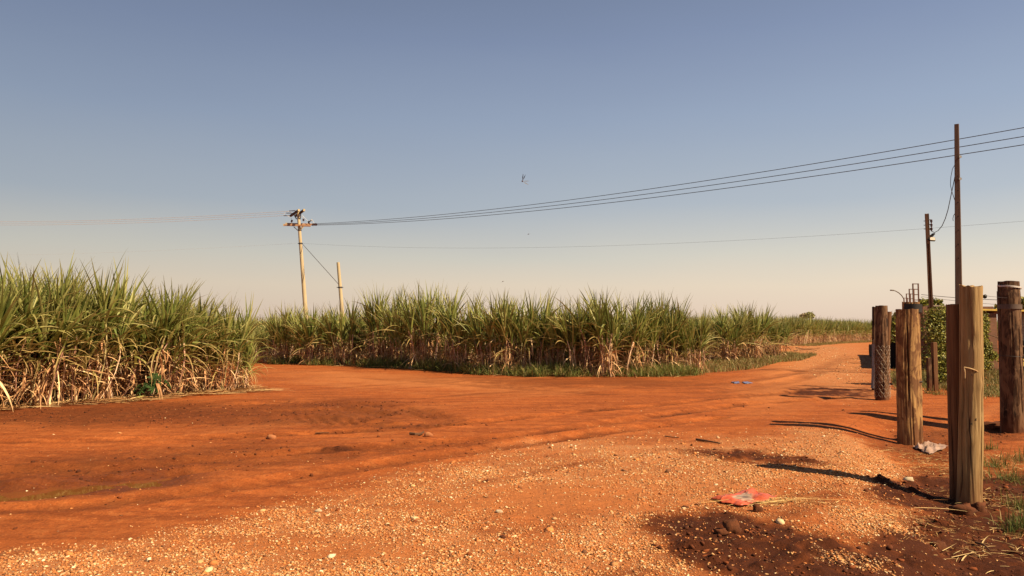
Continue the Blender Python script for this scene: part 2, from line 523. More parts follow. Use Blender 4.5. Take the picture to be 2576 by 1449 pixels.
SOIL_FOOT = (0.12, 0.035, 0.011)
def ground_material():
    m, N, L, b = new_mat("red_soil")
    v = coords(N, L, "Object")
    dark, pale, gr = attr(N, "dark"), attr(N, "pale"), attr(N, "gravel")
    n_big = noise(N, L, v, 0.8, 5, 0.6)
    n_mid = noise(N, L, v, 6.0, 6, 0.65)
    n_fine = noise(N, L, v, 55.0, 5, 0.7)
    # streaks drawn out along the wheel tracks
    mp = N.new("ShaderNodeMapping"); mp.inputs["Rotation"].default_value = (0, 0, math.radians(-47))
    mp.inputs["Scale"].default_value = (0.35, 4.5, 1)
    L.new(v, mp.inputs["Vector"])
    n_str = noise(N, L, mp.outputs[0], 1.0, 5, 0.6, 0.3)
    c = mixc(N, L, rng(N, L, n_big, 0.3, 0.7), (0.275, 0.070, 0.0155), (0.36, 0.100, 0.0235))
    c = mixc(N, L, rng(N, L, n_str, 0.42, 0.62, 0, 0.75), c, (0.185, 0.045, 0.011))
    c = mixc(N, L, rng(N, L, n_mid, 0.52, 0.72, 0, 0.5), c, (0.42, 0.142, 0.040))
    c = mixc(N, L, rng(N, L, n_mid, 0.46, 0.34, 0, 0.45), c, (0.17, 0.042, 0.011))
    n_cr = noise(N, L, v, 19.0, 6, 0.72, 0.2)
    c = mixc(N, L, rng(N, L, n_cr, 0.56, 0.68, 0, 0.55), c, (0.46, 0.165, 0.05))
    c = mixc(N, L, rng(N, L, n_cr, 0.44, 0.33, 0, 0.65), c, (0.13, 0.033, 0.009))
    c = mixc(N, L, rng(N, L, pale, 0, 1, 0, .75), c, (0.43, 0.160, 0.052))
    c = mixc(N, L, rng(N, L, gr, 0.05, 0.8, 0, 0.6), c, (0.47, 0.20, 0.078))
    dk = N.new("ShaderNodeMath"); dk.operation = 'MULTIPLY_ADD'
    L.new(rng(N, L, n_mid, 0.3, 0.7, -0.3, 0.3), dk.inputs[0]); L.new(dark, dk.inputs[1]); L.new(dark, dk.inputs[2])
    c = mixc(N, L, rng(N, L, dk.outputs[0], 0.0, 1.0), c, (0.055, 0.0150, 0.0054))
    # small stones trodden into the surface
    vo = N.new("ShaderNodeTexVoronoi"); vo.inputs["Scale"].default_value = 60.0
    L.new(v, vo.inputs["Vector"])
    hsv = N.new("ShaderNodeSeparateColor"); L.new(vo.outputs["Color"], hsv.inputs[0])
    thr = N.new("ShaderNodeMath"); thr.operation = 'ADD'
    L.new(hsv.outputs[0], thr.inputs[0]); L.new(rng(N, L, gr, 0, 1, -0.06, 0.62), thr.inputs[1])
    is_st = rng(N, L, thr.outputs[0], 0.96, 1.02)
    rim = rng(N, L, vo.outputs["Distance"], 0.30, 0.52, 1.0, 0.0)
    st = N.new("ShaderNodeMath"); st.operation = 'MULTIPLY'
    L.new(is_st, st.inputs[0]); L.new(rim, st.inputs[1])
    stone_c = mixc(N, L, hsv.outputs[1], (0.42, 0.20, 0.085), (0.56, 0.36, 0.20))
    stone_c = mixc(N, L, rng(N, L, hsv.outputs[2], 0.8, 0.85), stone_c, (0.11, 0.05, 0.03))
    c = mixc(N, L, st.outputs[0], c, stone_c)
    c = mixc(N, L, 0.42, c, mixc(N, L, rng(N, L, n_fine, 0.3, 0.7), (0.40, 0.38, 0.36), (1.6, 1.6, 1.6)), 'MULTIPLY')
    L.new(c, b.inputs["Base Color"])
    L.new(rng(N, L, attr(N, "wet"), 0, 1, 0.92, 0.5), b.inputs["Roughness"])
    b.inputs["Specular IOR Level"].default_value = 0.12
    h = N.new("ShaderNodeMath"); h.operation = 'MULTIPLY_ADD'
    L.new(st.outputs[0], h.inputs[0]); h.inputs[1].default_value = 0.5
    hh = N.new("ShaderNodeMath"); hh.operation = 'MULTIPLY_ADD'
    L.new(n_cr, hh.inputs[0]); hh.inputs[1].default_value = 0.9; L.new(n_mid, hh.inputs[2])
    L.new(hh.outputs[0], h.inputs[2])
    bump(N, L, b, h.outputs[0], 0.75, 0.03)
    return m

M_GROUND = ground_material()
M_LEAF = toned("cane_leaf", 0.5, 0.28, 0.35, 6, 0.3)
M_DRY = toned("dry_cane_leaf", 0.8, 0.15, 0.15, 18, 0.5)
M_STALK = toned("cane_stalk", 0.6, 0.0, 0.3, 30, 0.5)
M_GRASS = toned("grass_blade", 0.6, 0.25, 0.2, 8, 0.3)
M_STRAW = toned("straw", 0.75, 0.0, 0.2, 30, 0.3, 0.85)
M_STONE = toned("stone_chip", 0.85, 0.0, 0.2, 60, 0.5, 1.06)
M_BUSH = toned("bush_leaf", 0.5, 0.2, 0.3, 20, 0.3)
M_PALE_WOOD = wood("weathered_pale_wood", (0.21, 0.115, 0.045), (0.42, 0.265, 0.11), (0.54, 0.365, 0.175), foot=SOIL_FOOT)
M_BROWN_WOOD = wood("brown_wood", (0.11, 0.05, 0.023), (0.22, 0.105, 0.048), (0.32, 0.17, 0.08), foot=SOIL_FOOT)
M_KNOT_WOOD = wood("bark_patched_wood", (0.20, 0.09, 0.034), (0.46, 0.265, 0.10), (0.68, 0.45, 0.20), patch=0.9,
                   patch_c=(0.15, 0.065, 0.028), foot=SOIL_FOOT)
M_DARK_WOOD = wood("dark_bark_wood", (0.036, 0.017, 0.009), (0.095, 0.045, 0.022), (0.21, 0.11, 0.05), patch=0.55,
                   patch_c=(0.26, 0.15, 0.08), zs=3.5, xs=14, foot=SOIL_FOOT)
M_CREAM = plain("cream_concrete", (0.62, 0.50, 0.31), (0.52, 0.41, 0.24), 0.8, 3, stretch=(1, 1, 0.2))
M_POLE_RED = plain("brown_concrete", (0.20, 0.128, 0.088), (0.14, 0.088, 0.060), 0.85, 3, stretch=(3, 3, 0.6))
M_POLE_TAN = wood("tan_concrete_pole", (0.16, 0.09, 0.05), (0.30, 0.18, 0.10), (0.42, 0.28, 0.16), zs=0.8, xs=10)
M_CROSSARM = plain("crossarm_timber", (0.55, 0.33, 0.19), (0.30, 0.14, 0.08), 0.8, 4)
M_CROSSARM_DARK = plain("crossarm_dark_timber", (0.10, 0.07, 0.055), (0.07, 0.05, 0.04), 0.8, 6)
M_STEEL = plain("galvanised_steel", (0.42, 0.40, 0.37), (0.30, 0.28, 0.26), 0.45, 20, metal=0.6)
M_LAMPGREY = plain("grey_paint", (0.22, 0.19, 0.16), None, 0.7, 10)
M_RUST = plain("rusty_steel", (0.17, 0.075, 0.05), (0.11, 0.05, 0.035), 0.8, 20)
M_WIRE = plain("dark_cable", (0.07, 0.06, 0.06), (0.05, 0.045, 0.045), 0.6, 5, bmp=0)
M_WIRE_PALE = plain("pale_bare_cable", (0.85, 0.82, 0.78), (0.75, 0.72, 0.68), 0.5, 5, bmp=0)
M_BRIGHTWIRE = plain("bright_wire", (0.50, 0.42, 0.33), (0.38, 0.31, 0.24), 0.6, 30, metal=0.2, bmp=0)
M_BLACK = plain("black_rubber", (0.018, 0.016, 0.015), (0.03, 0.025, 0.022), 0.6, 8)
M_INSUL = plain("dark_glazed_porcelain", (0.05, 0.03, 0.035), (0.07, 0.04, 0.045), 0.25, 10, bmp=0)
M_WHITE = plain("white_porcelain", (0.8, 0.78, 0.72), (0.7, 0.66, 0.6), 0.4, 10, bmp=0)
M_GLASS = plain("lamp_glass", (0.55, 0.47, 0.36), (0.62, 0.55, 0.44), 0.25, 3, bmp=0)
M_SILVER = plain("silver_foil", (0.36, 0.34, 0.33), (0.22, 0.20, 0.20), 0.5, 40, metal=0.3, bmp=0.8)
M_YELLOW = plain("yellow_paint", (0.72, 0.50, 0.10), (0.62, 0.42, 0.08), 0.6, 6)
M_TARP = plain("black_tarp", (0.006, 0.005, 0.005), (0.010, 0.008, 0.007), 0.95, 5)
M_BLUE = plain("blue_plastic", (0.10, 0.16, 0.42), (0.2, 0.26, 0.5), 0.4, 30)
M_ROCK = plain("red_dusted_rock", (0.50, 0.20, 0.075), (0.36, 0.13, 0.05), 0.9, 14, bmp=0.8)
M_WHITEROCK = plain("white_stone", (0.62, 0.54, 0.38), (0.45, 0.32, 0.19), 0.8, 14, bmp=0.6)
M_CLOD = plain("earth_clod", (0.15, 0.045, 0.014), (0.09, 0.028, 0.009), 0.95, 30, bmp=1.0)
M_BARK = plain("grey_brown_bark", (0.16, 0.09, 0.05), (0.10, 0.055, 0.03), 0.9, 20, stretch=(2, 2, 0.4), bmp=0.6)
M_ORANGELEAF = plain("orange_dry_sheath", (0.70, 0.26, 0.06), (0.55, 0.16, 0.03), 0.7, 14)
M_STICK = plain("dark_stick", (0.10, 0.045, 0.02), (0.16, 0.08, 0.04), 0.9, 30)

def brick_material(name, c1, c2, mort, scale=5.0):
    c1, c2, mort = alb(c1), alb(c2), alb(mort)
    m, N, L, b = new_mat(name)
    br = N.new("ShaderNodeTexBrick")
    br.inputs["Color1"].default_value = (*c1, 1); br.inputs["Color2"].default_value = (*c2, 1)
    br.inputs["Mortar"].default_value = (*mort, 1); br.inputs["Scale"].default_value = scale
    br.inputs["Mortar Size"].default_value = 0.02
    t = N.new("ShaderNodeTexCoord"); sp = N.new("ShaderNodeSeparateXYZ"); cb = N.new("ShaderNodeCombineXYZ")
    L.new(t.outputs["Object"], sp.inputs[0]); L.new(sp.outputs["X"], cb.inputs[0]); L.new(sp.outputs["Z"], cb.inputs[1])
    L.new(cb.outputs[0], br.inputs["Vector"])
    n = noise(N, L, coords(N, L), 1.6, 5, 0.65)
    c = mixc(N, L, rng(N, L, n, 0.35, 0.65, 0, 0.6), br.outputs["Color"], tuple(k * 0.55 for k in c1))
    L.new(c, b.inputs["Base Color"]); b.inputs["Roughness"].default_value = 0.9
    bump(N, L, b, br.outputs["Fac"], 0.4, 0.01)
    return m
M_BRICK = brick_material("brown_brick", (0.27, 0.115, 0.055), (0.20, 0.085, 0.042), (0.22, 0.13, 0.085))
M_BLOCK = brick_material("grey_block", (0.40, 0.34, 0.26), (0.36, 0.30, 0.23), (0.30, 0.25, 0.2), 2.4)

# ------------------------------------------------------------------ ground
def axis(parts):
    out = []
    for a, b, n, p in parts:
        t = np.linspace(0, 1, n, endpoint=False) ** p if p > 0 else 1 - (1 - np.linspace(0, 1, n, endpoint=False)) ** (-p)
        out.append(a + (b - a) * t)
    return np.concatenate(out + [[parts[-1][1]]])

def clods(x, y, d):
    """broken surface of turned earth, and fine unevenness everywhere"""
    c = sst(30, 10, y) * (y > 2.5)
    big = 0.034 * fbm(x * 3.2, y * 3.2, 61, 3)
    lumps = 0.075 * np.clip(fbm(x * 7, y * 7, 62, 3) - 0.12, 0, 1) + 0.03 * np.clip(fbm(x * 15, y * 15, 64, 2) - 0.2, 0, 1)
    tread = 0
    for q_, w_, k_ in RUTS[:2]:
        tread = tread + 0.016 * (1 - sst(w_ * .5, w_, seg_dist(x, y, q_))) * np.sin((x * .9 + y * .45) * 34) * (vn(x * 1.1, y * 1.1, 97) > -.3)
    return c * (tread + d * (big + lumps) + 0.010 * fbm(x * 5, y * 5, 63, 4))

xs = axis([(-4000, -60, 14, -4.0), (-60, -9, 70, -1.9), (-9, 9, 560, 1), (9, 60, 90, 1.9), (60, 4000, 14, 4.0)])
ys = axis([(-800, -2, 14, -4.0), (-2, 3.6, 16, 1), (3.6, 13, 380, 1.25), (13, 40, 170, 1.35), (40, 140, 60, 1.6), (140, 6000, 20, 4.0)])
XX, YY = np.meshgrid(xs, ys)
gx, gy = XX.ravel(), YY.ravel()
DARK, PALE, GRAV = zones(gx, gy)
gzv = gh(gx, gy)
close = sst(24, 10, gy) * (gy > 2.5)
gzv = gzv + clods(gx, gy, DARK)

pd = seg_dist(gx, gy, PUD)
nx, ny = len(xs), len(ys)
idx = np.arange(nx * ny).reshape(ny, nx)
quads = np.stack([idx[:-1, :-1], idx[:-1, 1:], idx[1:, 1:], idx[1:, :-1]], -1).reshape(-1, 4)
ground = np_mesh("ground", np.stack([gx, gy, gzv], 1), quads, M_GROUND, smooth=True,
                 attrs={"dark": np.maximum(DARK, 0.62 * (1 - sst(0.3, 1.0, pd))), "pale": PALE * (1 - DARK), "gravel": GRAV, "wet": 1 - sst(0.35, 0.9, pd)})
tag(ground, kind='structure')

def surf(x, y):
    """ground height with the turned-earth roughness"""
    x = np.asarray(x, float); y = np.asarray(y, float)
    d, _, _ = zones(x, y)
    return gh(x, y) + clods(x, y, d)

# puddle
m, N, L, b = new_mat("muddy_water")
n = noise(N, L, coords(N, L), 2.0, 3)
L.new(mixc(N, L, n, (0.15, 0.050, 0.015), (0.20, 0.066, 0.019)), b.inputs["Base Color"])
b.inputs["Roughness"].default_value = 0.03
b.inputs["Specular IOR Level"].default_value = 0.35
bump(N, L, b, noise(N, L, coords(N, L), 9, 2), 0.04, 0.004)
M_WATER = m
ang = np.linspace(0, 2 * math.pi, 96, endpoint=False)
pv = []
bx = np.linspace(-6.6, -2.9, 75); by = np.linspace(5.9, 8.2, 50)
BX, BY = np.meshgrid(bx, by)
lvl = float(np.min(gh(BX.ravel(), BY.ravel()))) + 0.040
i2 = np.arange(BX.size).reshape(BX.shape)
q2 = np.stack([i2[:-1, :-1], i2[:-1, 1:], i2[1:, 1:], i2[1:, :-1]], -1).reshape(-1, 4)
hx = gh(BX.ravel(), BY.ravel())
keep = (hx[q2].min(1) < lvl + 0.01)
water = np_mesh("puddle_water", np.stack([BX.ravel(), BY.ravel(), np.full(BX.size, lvl)], 1), q2[keep], M_WATER, smooth=True)
tag(water, kind='structure')

# ------------------------------------------------------------------ gravel, straw, grass (uncountable)
R = np.random.default_rng(7)
def ico():
    p = (1 + 5 ** .5) / 2
    v = np.array([(-1, p, 0), (1, p, 0), (-1, -p, 0), (1, -p, 0), (0, -1, p), (0, 1, p), (0, -1, -p), (0, 1, -p), (p, 0, -1), (p, 0, 1), (-p, 0, -1), (-p, 0, 1)], float)
    v /= np.linalg.norm(v[0])
    f = np.array([(0, 11, 5), (0, 5, 1), (0, 1, 7), (0, 7, 10), (0, 10, 11), (1, 5, 9), (5, 11, 4), (11, 10, 2), (10, 7, 6), (7, 1, 8),
                  (3, 9, 4), (3, 4, 2), (3, 2, 6), (3, 6, 8), (3, 8, 9), (4, 9, 5), (2, 4, 11), (6, 2, 10), (8, 6, 7), (9, 8, 1)])
    return v, f
ICO_V, ICO_F = ico()

def rot_z(a):
    c, s = np.cos(a), np.sin(a); z = np.zeros_like(a); o = np.ones_like(a)
    return np.stack([np.stack([c, -s, z], -1), np.stack([s, c, z], -1), np.stack([z, z, o], -1)], -2)

OCT_V = np.array([(1, .25, 0), (-1, -.2, .1), (.1, 1, -.1), (-.15, -1, 0), (0, .1, 1), (.1, 0, -1)], float)
OCT_F = np.array([(0, 2, 4), (2, 1, 4), (1, 3, 4), (3, 0, 4), (2, 0, 5), (1, 2, 5), (3, 1, 5), (0, 3, 5)])
def stones(n_try, xr, yr, smin, smax, dens, seed, power=1.0, flat=0.55, SV=None, SF=None):
    SV = ICO_V if SV is None else SV; SF = ICO_F if SF is None else SF; nv = len(SV)
    r = np.random.default_rng(seed)
    x = r.uniform(*xr, n_try)
    y = (r.uniform(yr[0] ** power, yr[1] ** power, n_try)) ** (1 / power)
    inview = (np.abs(x) < y * 0.74 + 0.6)
    x, y = x[inview], y[inview]
    _, _, g = zones(x, y)
    k = r.random(len(x)) < dens(g, x, y)
    x, y, g = x[k], y[k], g[k]
    n = len(x)
    s = smin * (smax / smin) ** (r.random(n) ** 2.2) 
    z = surf(x, y)
    sc = np.stack([s * r.uniform(.8, 1.5, n), s * r.uniform(.7, 1.1, n), s * r.uniform(flat * .7, flat * 1.3, n)], -1)
    v = SV[None] * (1 + r.uniform(-.42, .42, (n, nv, 1)))
    v = v * sc[:, None, :]
    tl = r.uniform(-.4, .4, n)
    ct, st_ = np.cos(tl)[:, None], np.sin(tl)[:, None]
    v = np.stack([v[..., 0] * ct - v[..., 2] * st_, v[..., 1], v[..., 0] * st_ + v[..., 2] * ct], -1)
    v = np.einsum('nij,nkj->nki', rot_z(r.uniform(0, 6.28, n)), v)
    v = v + np.stack([x, y, z + sc[:, 2] * 0.35], -1)[:, None, :]
    f = (SF[None] + (np.arange(n) * nv)[:, None, None]).reshape(-1, 3)
    pal = np.array([(0.52, 0.30, 0.13), (0.46, 0.21, 0.08), (0.60, 0.42, 0.23), (0.42, 0.15, 0.045), (0.68, 0.56, 0.36), (0.17, 0.075, 0.035), (0.47, 0.18, 0.055)])
    c = pal[r.choice(7, n, p=[.20, .22, .08, .20, .025, .085, .19])] * r.uniform(.8, 1.12, (n, 1))
    return v.reshape(-1, 3), f, np.repeat(c, nv, 0)

clump = lambda x, y: 0.25 + 0.75 * sst(-.35, .35, fbm(x * 5.5, y * 5.5, 71, 2))
va, fa, ca = stones(760000, (-7, 7), (4.0, 9.5), 0.0042, 0.015, lambda g, x, y: g ** 0.85 * 1.1 * clump(x, y) * sst(10.5, 6.0, y) + 0.0015, 1, 1.0, .5, OCT_V, OCT_F)
vb, fb, cb_ = stones(170000, (-9, 9), (7.5, 16), 0.006, 0.019, lambda g, x, y: g ** 1.1 * 0.75 * clump(x, y) + 0.0015, 2, 1.0, .5, OCT_V, OCT_F)
vc, fc, cc = stones(9000, (-8, 8), (4.3, 13), 0.012, 0.032, lambda g, x, y: g * 0.22 + 0.003, 3)
vd, fd, cd = stones(60000, (9, 34), (18, 70), 0.010, 0.034, lambda g, x, y: g ** 1.6, 4)
off = 0; V_, F_, C_ = [], [], []
for v_, f_, c_ in ((va, fa, ca), (vb, fb, cb_), (vc, fc, cc), (vd, fd, cd)):
    V_.append(v_); F_.append(f_ + off); C_.append(c_); off += len(v_)
gravel = np_mesh("gravel", np.concatenate(V_), np.concatenate(F_), M_STONE, cols=np.concatenate(C_))
tag(gravel, "pale crushed stone gravel strewn over the red dirt road", kind='stuff')

def strips(P, phi, e0, bend, Ln, w, seg=5, fold=0.0, twist=None, curl=None, tip=0.03, root=0.5):
    """bent tapering blades; returns verts (n,seg+1,k,3)"""
    n = len(P); t = np.linspace(0, 1, seg + 1)
    e = e0[:, None] - bend[:, None] * t[None] ** 1.35
    ph = phi[:, None] + (curl[:, None] * t[None] if curl is not None else 0)
    ds = (Ln / seg)[:, None]
    dx, dy, dz = np.cos(e) * np.cos(ph), np.cos(e) * np.sin(ph), np.sin(e)
    def cum(d):
        mid = (d[:, 1:] + d[:, :-1]) / 2 * ds
        return np.concatenate([np.zeros((n, 1)), np.cumsum(mid, 1)], 1)
    C = np.stack([cum(dx), cum(dy), cum(dz)], -1) + P[:, None, :]
    D = np.stack([dx, dy, dz], -1)
    side = np.stack([-np.sin(ph), np.cos(ph), np.zeros_like(ph)], -1)
    nor = np.cross(side, D)
    tw = (twist[:, None] * (0.3 + t[None])) if twist is not None else np.zeros((n, seg + 1))
    S = side * np.cos(tw)[..., None] + nor * np.sin(tw)[..., None]
    Nn = np.cross(S, D)
    prof = (root + (1 - root) * np.minimum(1, t / 0.22)) * np.maximum(tip, 1 - np.clip((t - .25) / .75, 0, 1) ** 1.5)
    hw = (w[:, None] * prof[None])[..., None] / 2
    if fold > 0:
        up = Nn * hw * fold
        return np.stack([C - S * hw - up, C, C + S * hw - up], 2)
    return np.stack([C - S * hw, C + S * hw], 2)

def strip_faces(n, seg, k):
    b_ = np.arange(seg)[:, None] * k + np.arange(k - 1)[None]
    q = np.stack([b_, b_ + 1, b_ + k + 1, b_ + k], -1).reshape(-1, 4)
    return (q[None] + (np.arange(n) * (seg + 1) * k)[:, None, None]).reshape(-1, 4)

def grass_field(name, label, x, y, hmin, hmax, pal, probs, seed, w=0.008, lean=0.5, lift=0.0):
    r = np.random.default_rng(seed); n = len(x)
    P = np.stack([x, y, surf(x, y) - 0.01 + lift], -1)
    H = r.uniform(hmin, hmax, n) * r.uniform(.6, 1.1, n)
    v = strips(P, r.uniform(0, 6.28, n), np.clip(r.normal(1.25, lean * .5, n), .15, 1.6), r.uniform(.1, 1.5, n), H, w * r.uniform(.7, 1.4, n), 4,
               twist=r.uniform(-.8, .8, n))
    c = np.array(pal)[r.choice(len(pal), n, p=probs)] * r.uniform(.7, 1.25, (n, 1))
    o = np_mesh(name, v.reshape(-1, 3), strip_faces(n, 4, 2), M_GRASS, cols=np.repeat(c, 10, 0))
    return tag(o, label, kind='stuff')

def along(pts, n, width, r, jitter=None):
    """random points in a band to the far side of a polyline"""
    pts = np.array(pts, float); d = np.diff(pts, axis=0); Ls = np.hypot(*d.T); cum = np.concatenate([[0], np.cumsum(Ls)])
    s = r.uniform(0, cum[-1], n); i = np.clip(np.searchsorted(cum, s) - 1, 0, len(d) - 1)
    t = (s - cum[i]) / Ls[i]
    nrm = np.stack([-d[:, 1], d[:, 0]], 1) / Ls[:, None]
    p = pts[i] + d[i] * t[:, None] + nrm[i] * (r.uniform(width[0], width[1], n))[:, None]
    return p[:, 0], p[:, 1]

# field edges on the ground, near side, left to right
def gp(px, py):
    p = G(px, py); return (p.x, p.y)
MID_EDGE = [gp(560, 897), gp(700, 914), gp(850, 918), gp(1000, 924), gp(1130, 933), gp(1250, 941), gp(1400, 945), gp(1530, 946), gp(1650, 945), gp(1745, 941)]
REC_EDGE = [gp(1790, 915), gp(1860, 910), gp(1930, 905), gp(1985, 893)]
LEFT_EDGE = [gp(-260, 1050), gp(0, 1022), gp(170, 1012), gp(340, 1002), gp(480, 990), gp(560, 985), gp(630, 981)]
FAR_EDGE = [gp(1985, 870), gp(2060, 864), gp(2150, 860), gp(2230, 857)]

GREENS = [(0.090, 0.110, 0.025), (0.14, 0.150, 0.036), (0.20, 0.165, 0.05), (0.30, 0.22, 0.09), (0.22, 0.11, 0.045)]
r = np.random.default_rng(11)
x1, y1 = along(MID_EDGE[1:], 60000, (-0.75, 1.1), r)
k = fbm(x1 * .75, y1 * .75, 77, 3) - 0.28 * (r.random(len(x1)) < .3) + 0.22 * np.random.default_rng(1).normal(size=len(x1)) > 0.02
grass_field("verge_weeds", "low green weeds along the foot of the cane by the road", x1[k], y1[k], 0.2, 0.6, [tuple(1.3 * q for q in c) for c in GREENS], [.36, .34, .16, .09, .05], 12, 0.014)
x2, y2 = along(REC_EDGE, 26000, (-1.6, 2.0), r)
x3, y3 = along([MID_EDGE[-1], gp(1790, 938), gp(1900, 928), gp(1985, 905), gp(2005, 890)], 26000, (0.0, 2.6), r)
x4, y4 = along(FAR_EDGE, 16000, (-2.5, 2.0), r)
k2 = r.random(len(x2)) < .45; x2, y2 = x2[k2], y2[k2]; k3 = r.random(len(x3)) < .5; x3, y3 = x3[k3], y3[k3]
grass_field("olive_grass", "olive and tan grass at the bend where the track leaves", np.concatenate([x2, x3, x4]), np.concatenate([y2, y3, y4]), 0.1, 0.34,
            GREENS, [.06, .16, .30, .34, .14], 13, 0.02)
# grass in front of the house, right
x5, y5 = r.uniform(9.5, 24, 90000), r.uniform(16.3, 27, 90000)
px5, py5 = ground_px(x5, y5)
k = (px5 > 2225 + 0.25 * (py5 - 900)) & (fbm(x5 * .7, y5 * .7, 90, 3) > -0.25) & (py5 < 1004)
grass_field("yard_grass", "thin olive grass in the yard behind the posts", x5[k], y5[k], 0.08, 0.3, GREENS, [.12, .24, .30, .22, .12], 14, 0.012, 0.9)
# tufts at the right edge of the near verge
tx, ty = [], []
for (px, py, rad, num) in ((2500, 1175, .34, 260), (2545, 1210, .34, 300), (2580, 1160, .4, 260), (2560, 1275, .14, 150), (2545, 1335, .12, 130), (2580, 1330, .2, 160), (2490, 1130, .2, 90)):
    p = G(px, py)
    a, q = r.uniform(0, 6.28, num), rad * np.abs(r.normal(0, .6, num))
    tx.append(p.x + q * np.cos(a)); ty.append(p.y + q * np.sin(a))
grass_field("verge_grass", "short green grass tufts beside the right hand posts", np.concatenate(tx), np.concatenate(ty), 0.05, 0.24,
            GREENS, [.3, .35, .15, .15, .05], 15, 0.006, 1.5)

def straw_field(name, label, x, y, lmin, lmax, wmin, wmax, seed, pal=None, phi=None, lift=0.006, sd=.5):
    r = np.random.default_rng(seed); n = len(x)
    phi = phi if phi is None else phi
    P = np.stack([x, y, surf(x, y) + lift * r.uniform(.5, 2.5, n)], -1)
    ph = r.uniform(0, 6.28, n) if phi is None else phi + r.normal(0, sd, n)
    v = strips(P, ph, r.uniform(-.02, .12, n), r.uniform(0, .2, n), r.uniform(lmin, lmax, n), r.uniform(wmin, wmax, n), 5, fold=0.5,
               twist=r.uniform(-.5, .5, n), curl=r.normal(0, .22, n), tip=.25, root=.8)
    pal = pal or [(0.66, 0.42, 0.16), (0.52, 0.28, 0.10), (0.78, 0.58, 0.27), (0.36, 0.16, 0.06)]
    c = np.array(pal)[r.integers(0, len(pal), n)] * r.uniform(.75, 1.15, (n, 1))
    o = np_mesh(name, v.reshape(-1, 3), strip_faces(n, 5, 3), M_STRAW, cols=np.repeat(c, 18, 0))
    return tag(o, label, kind='stuff')

sx, sy = [], []
for (px, py, rx, ry, num) in ((2380, 1175, .7, .9, 900), (2520, 1160, .6, .9, 700), (2480, 1260, .6, .5, 420), (2400, 1330, .8, .35, 260), (2480, 1400, .6, .3, 110), (2300, 1330, .5, .3, 50),
                              (2300, 1150, .4, .6, 160), (2050, 1270, .35, .12, 40)):
    p = G(px, py); sx.append(p.x + r.normal(0, rx * .5, num)); sy.append(p.y + r.normal(0, ry * .5, num))
straw_field("straw_litter", "dry straw scattered over the dark earth around the posts", np.concatenate(sx), np.concatenate(sy), .02, .15, .002, .006, 21)
vcr, fcr, _ = stones(110000, (-9, 9), (4.0, 16), 0.005, 0.024, lambda g, x, y: 0.6 * zones(x, y)[0] ** 1.5 * (0.2 + .8 * sst(-.1, .4, fbm(x * 2.5, y * 2.5, 73, 2))) + 0.004, 5, 1.0, .6)
ncr = len(vcr) // 12
rcr = np.random.default_rng(55)
ccr = np.array([(0.10, 0.028, 0.009), (0.065, 0.019, 0.007), (0.17, 0.046, 0.013)])[rcr.integers(0, 3, ncr)]
crumbs = np_mesh("soil_crumbs", vcr, fcr, M_STONE, cols=np.repeat(ccr, 12, 0))
tag(crumbs, "small dark red earth crumbs lying on the broken soil", kind='stuff')
# long straws lying under the red bag and a few big ones in the corner
p = G(1990, 1262)
n = 38
straw_field("straw_bundle", "long yellow straws lying beside the red plastic bag", p.x - .35 + r.normal(0, .25, n), p.y + r.normal(0, .07, n), .3, .75, .004, .008, 22,
            [(0.80, 0.58, 0.24), (0.70, 0.46, 0.17)], 0.05, 0.006, .14)
bigs = [G(2372, 1388), G(2420, 1412), G(2470, 1378), G(2395, 1400), G(2520, 1395), G(2300, 1290), G(2560, 1385)]
straw_field("cut_stalks", "few thick pale stalk pieces on the dark corner soil", np.array([b_.x for b_ in bigs]), np.array([b_.y for b_ in bigs]), .25, .42, .010, .016, 23,
            [(0.74, 0.52, 0.24)], 0.0, 0.012, 1.1)
xs_, ys_ = along(LEFT_EDGE, 1500, (-0.75, 0.9), r)
straw_field("cane_trash", "dead cane leaves lying along the foot of the left cane block", xs_, ys_, .25, .9, .012, .03, 24,
            [(0.55, 0.34, 0.14), (0.42, 0.22, 0.09), (0.66, 0.46, 0.22), (0.3, 0.14, 0.06)], 0.7, 0.015)
xs_, ys_ = along(MID_EDGE[1:], 700, (-0.7, 0.6), r)
straw_field("road_edge_trash", "dead cane leaves along the far edge of the red road", xs_, ys_, .2, .8, .015, .035, 25,
            [(0.55, 0.34, 0.14), (0.42, 0.22, 0.09), (0.66, 0.46, 0.22), (0.3, 0.14, 0.06)], None, 0.015)

# ------------------------------------------------------------------ sugarcane
G_PAL = np.array([(0.205, 0.230, 0.050), (0.260, 0.275, 0.068), (0.125, 0.160, 0.034), (0.350, 0.335, 0.105)])
Y_PAL = np.array([(0.27, 0.25, 0.07), (0.40, 0.33, 0.11), (0.19, 0.20, 0.05)])
D_PAL = np.array([(0.60, 0.37, 0.18), (0.40, 0.21, 0.095), (0.80, 0.56, 0.31), (0.17, 0.075, 0.035), (0.52, 0.28, 0.14)])
S_PAL = np.array([(0.62, 0.39, 0.27), (0.78, 0.56, 0.37), (0.32, 0.165, 0.11), (0.46, 0.38, 0.17)])

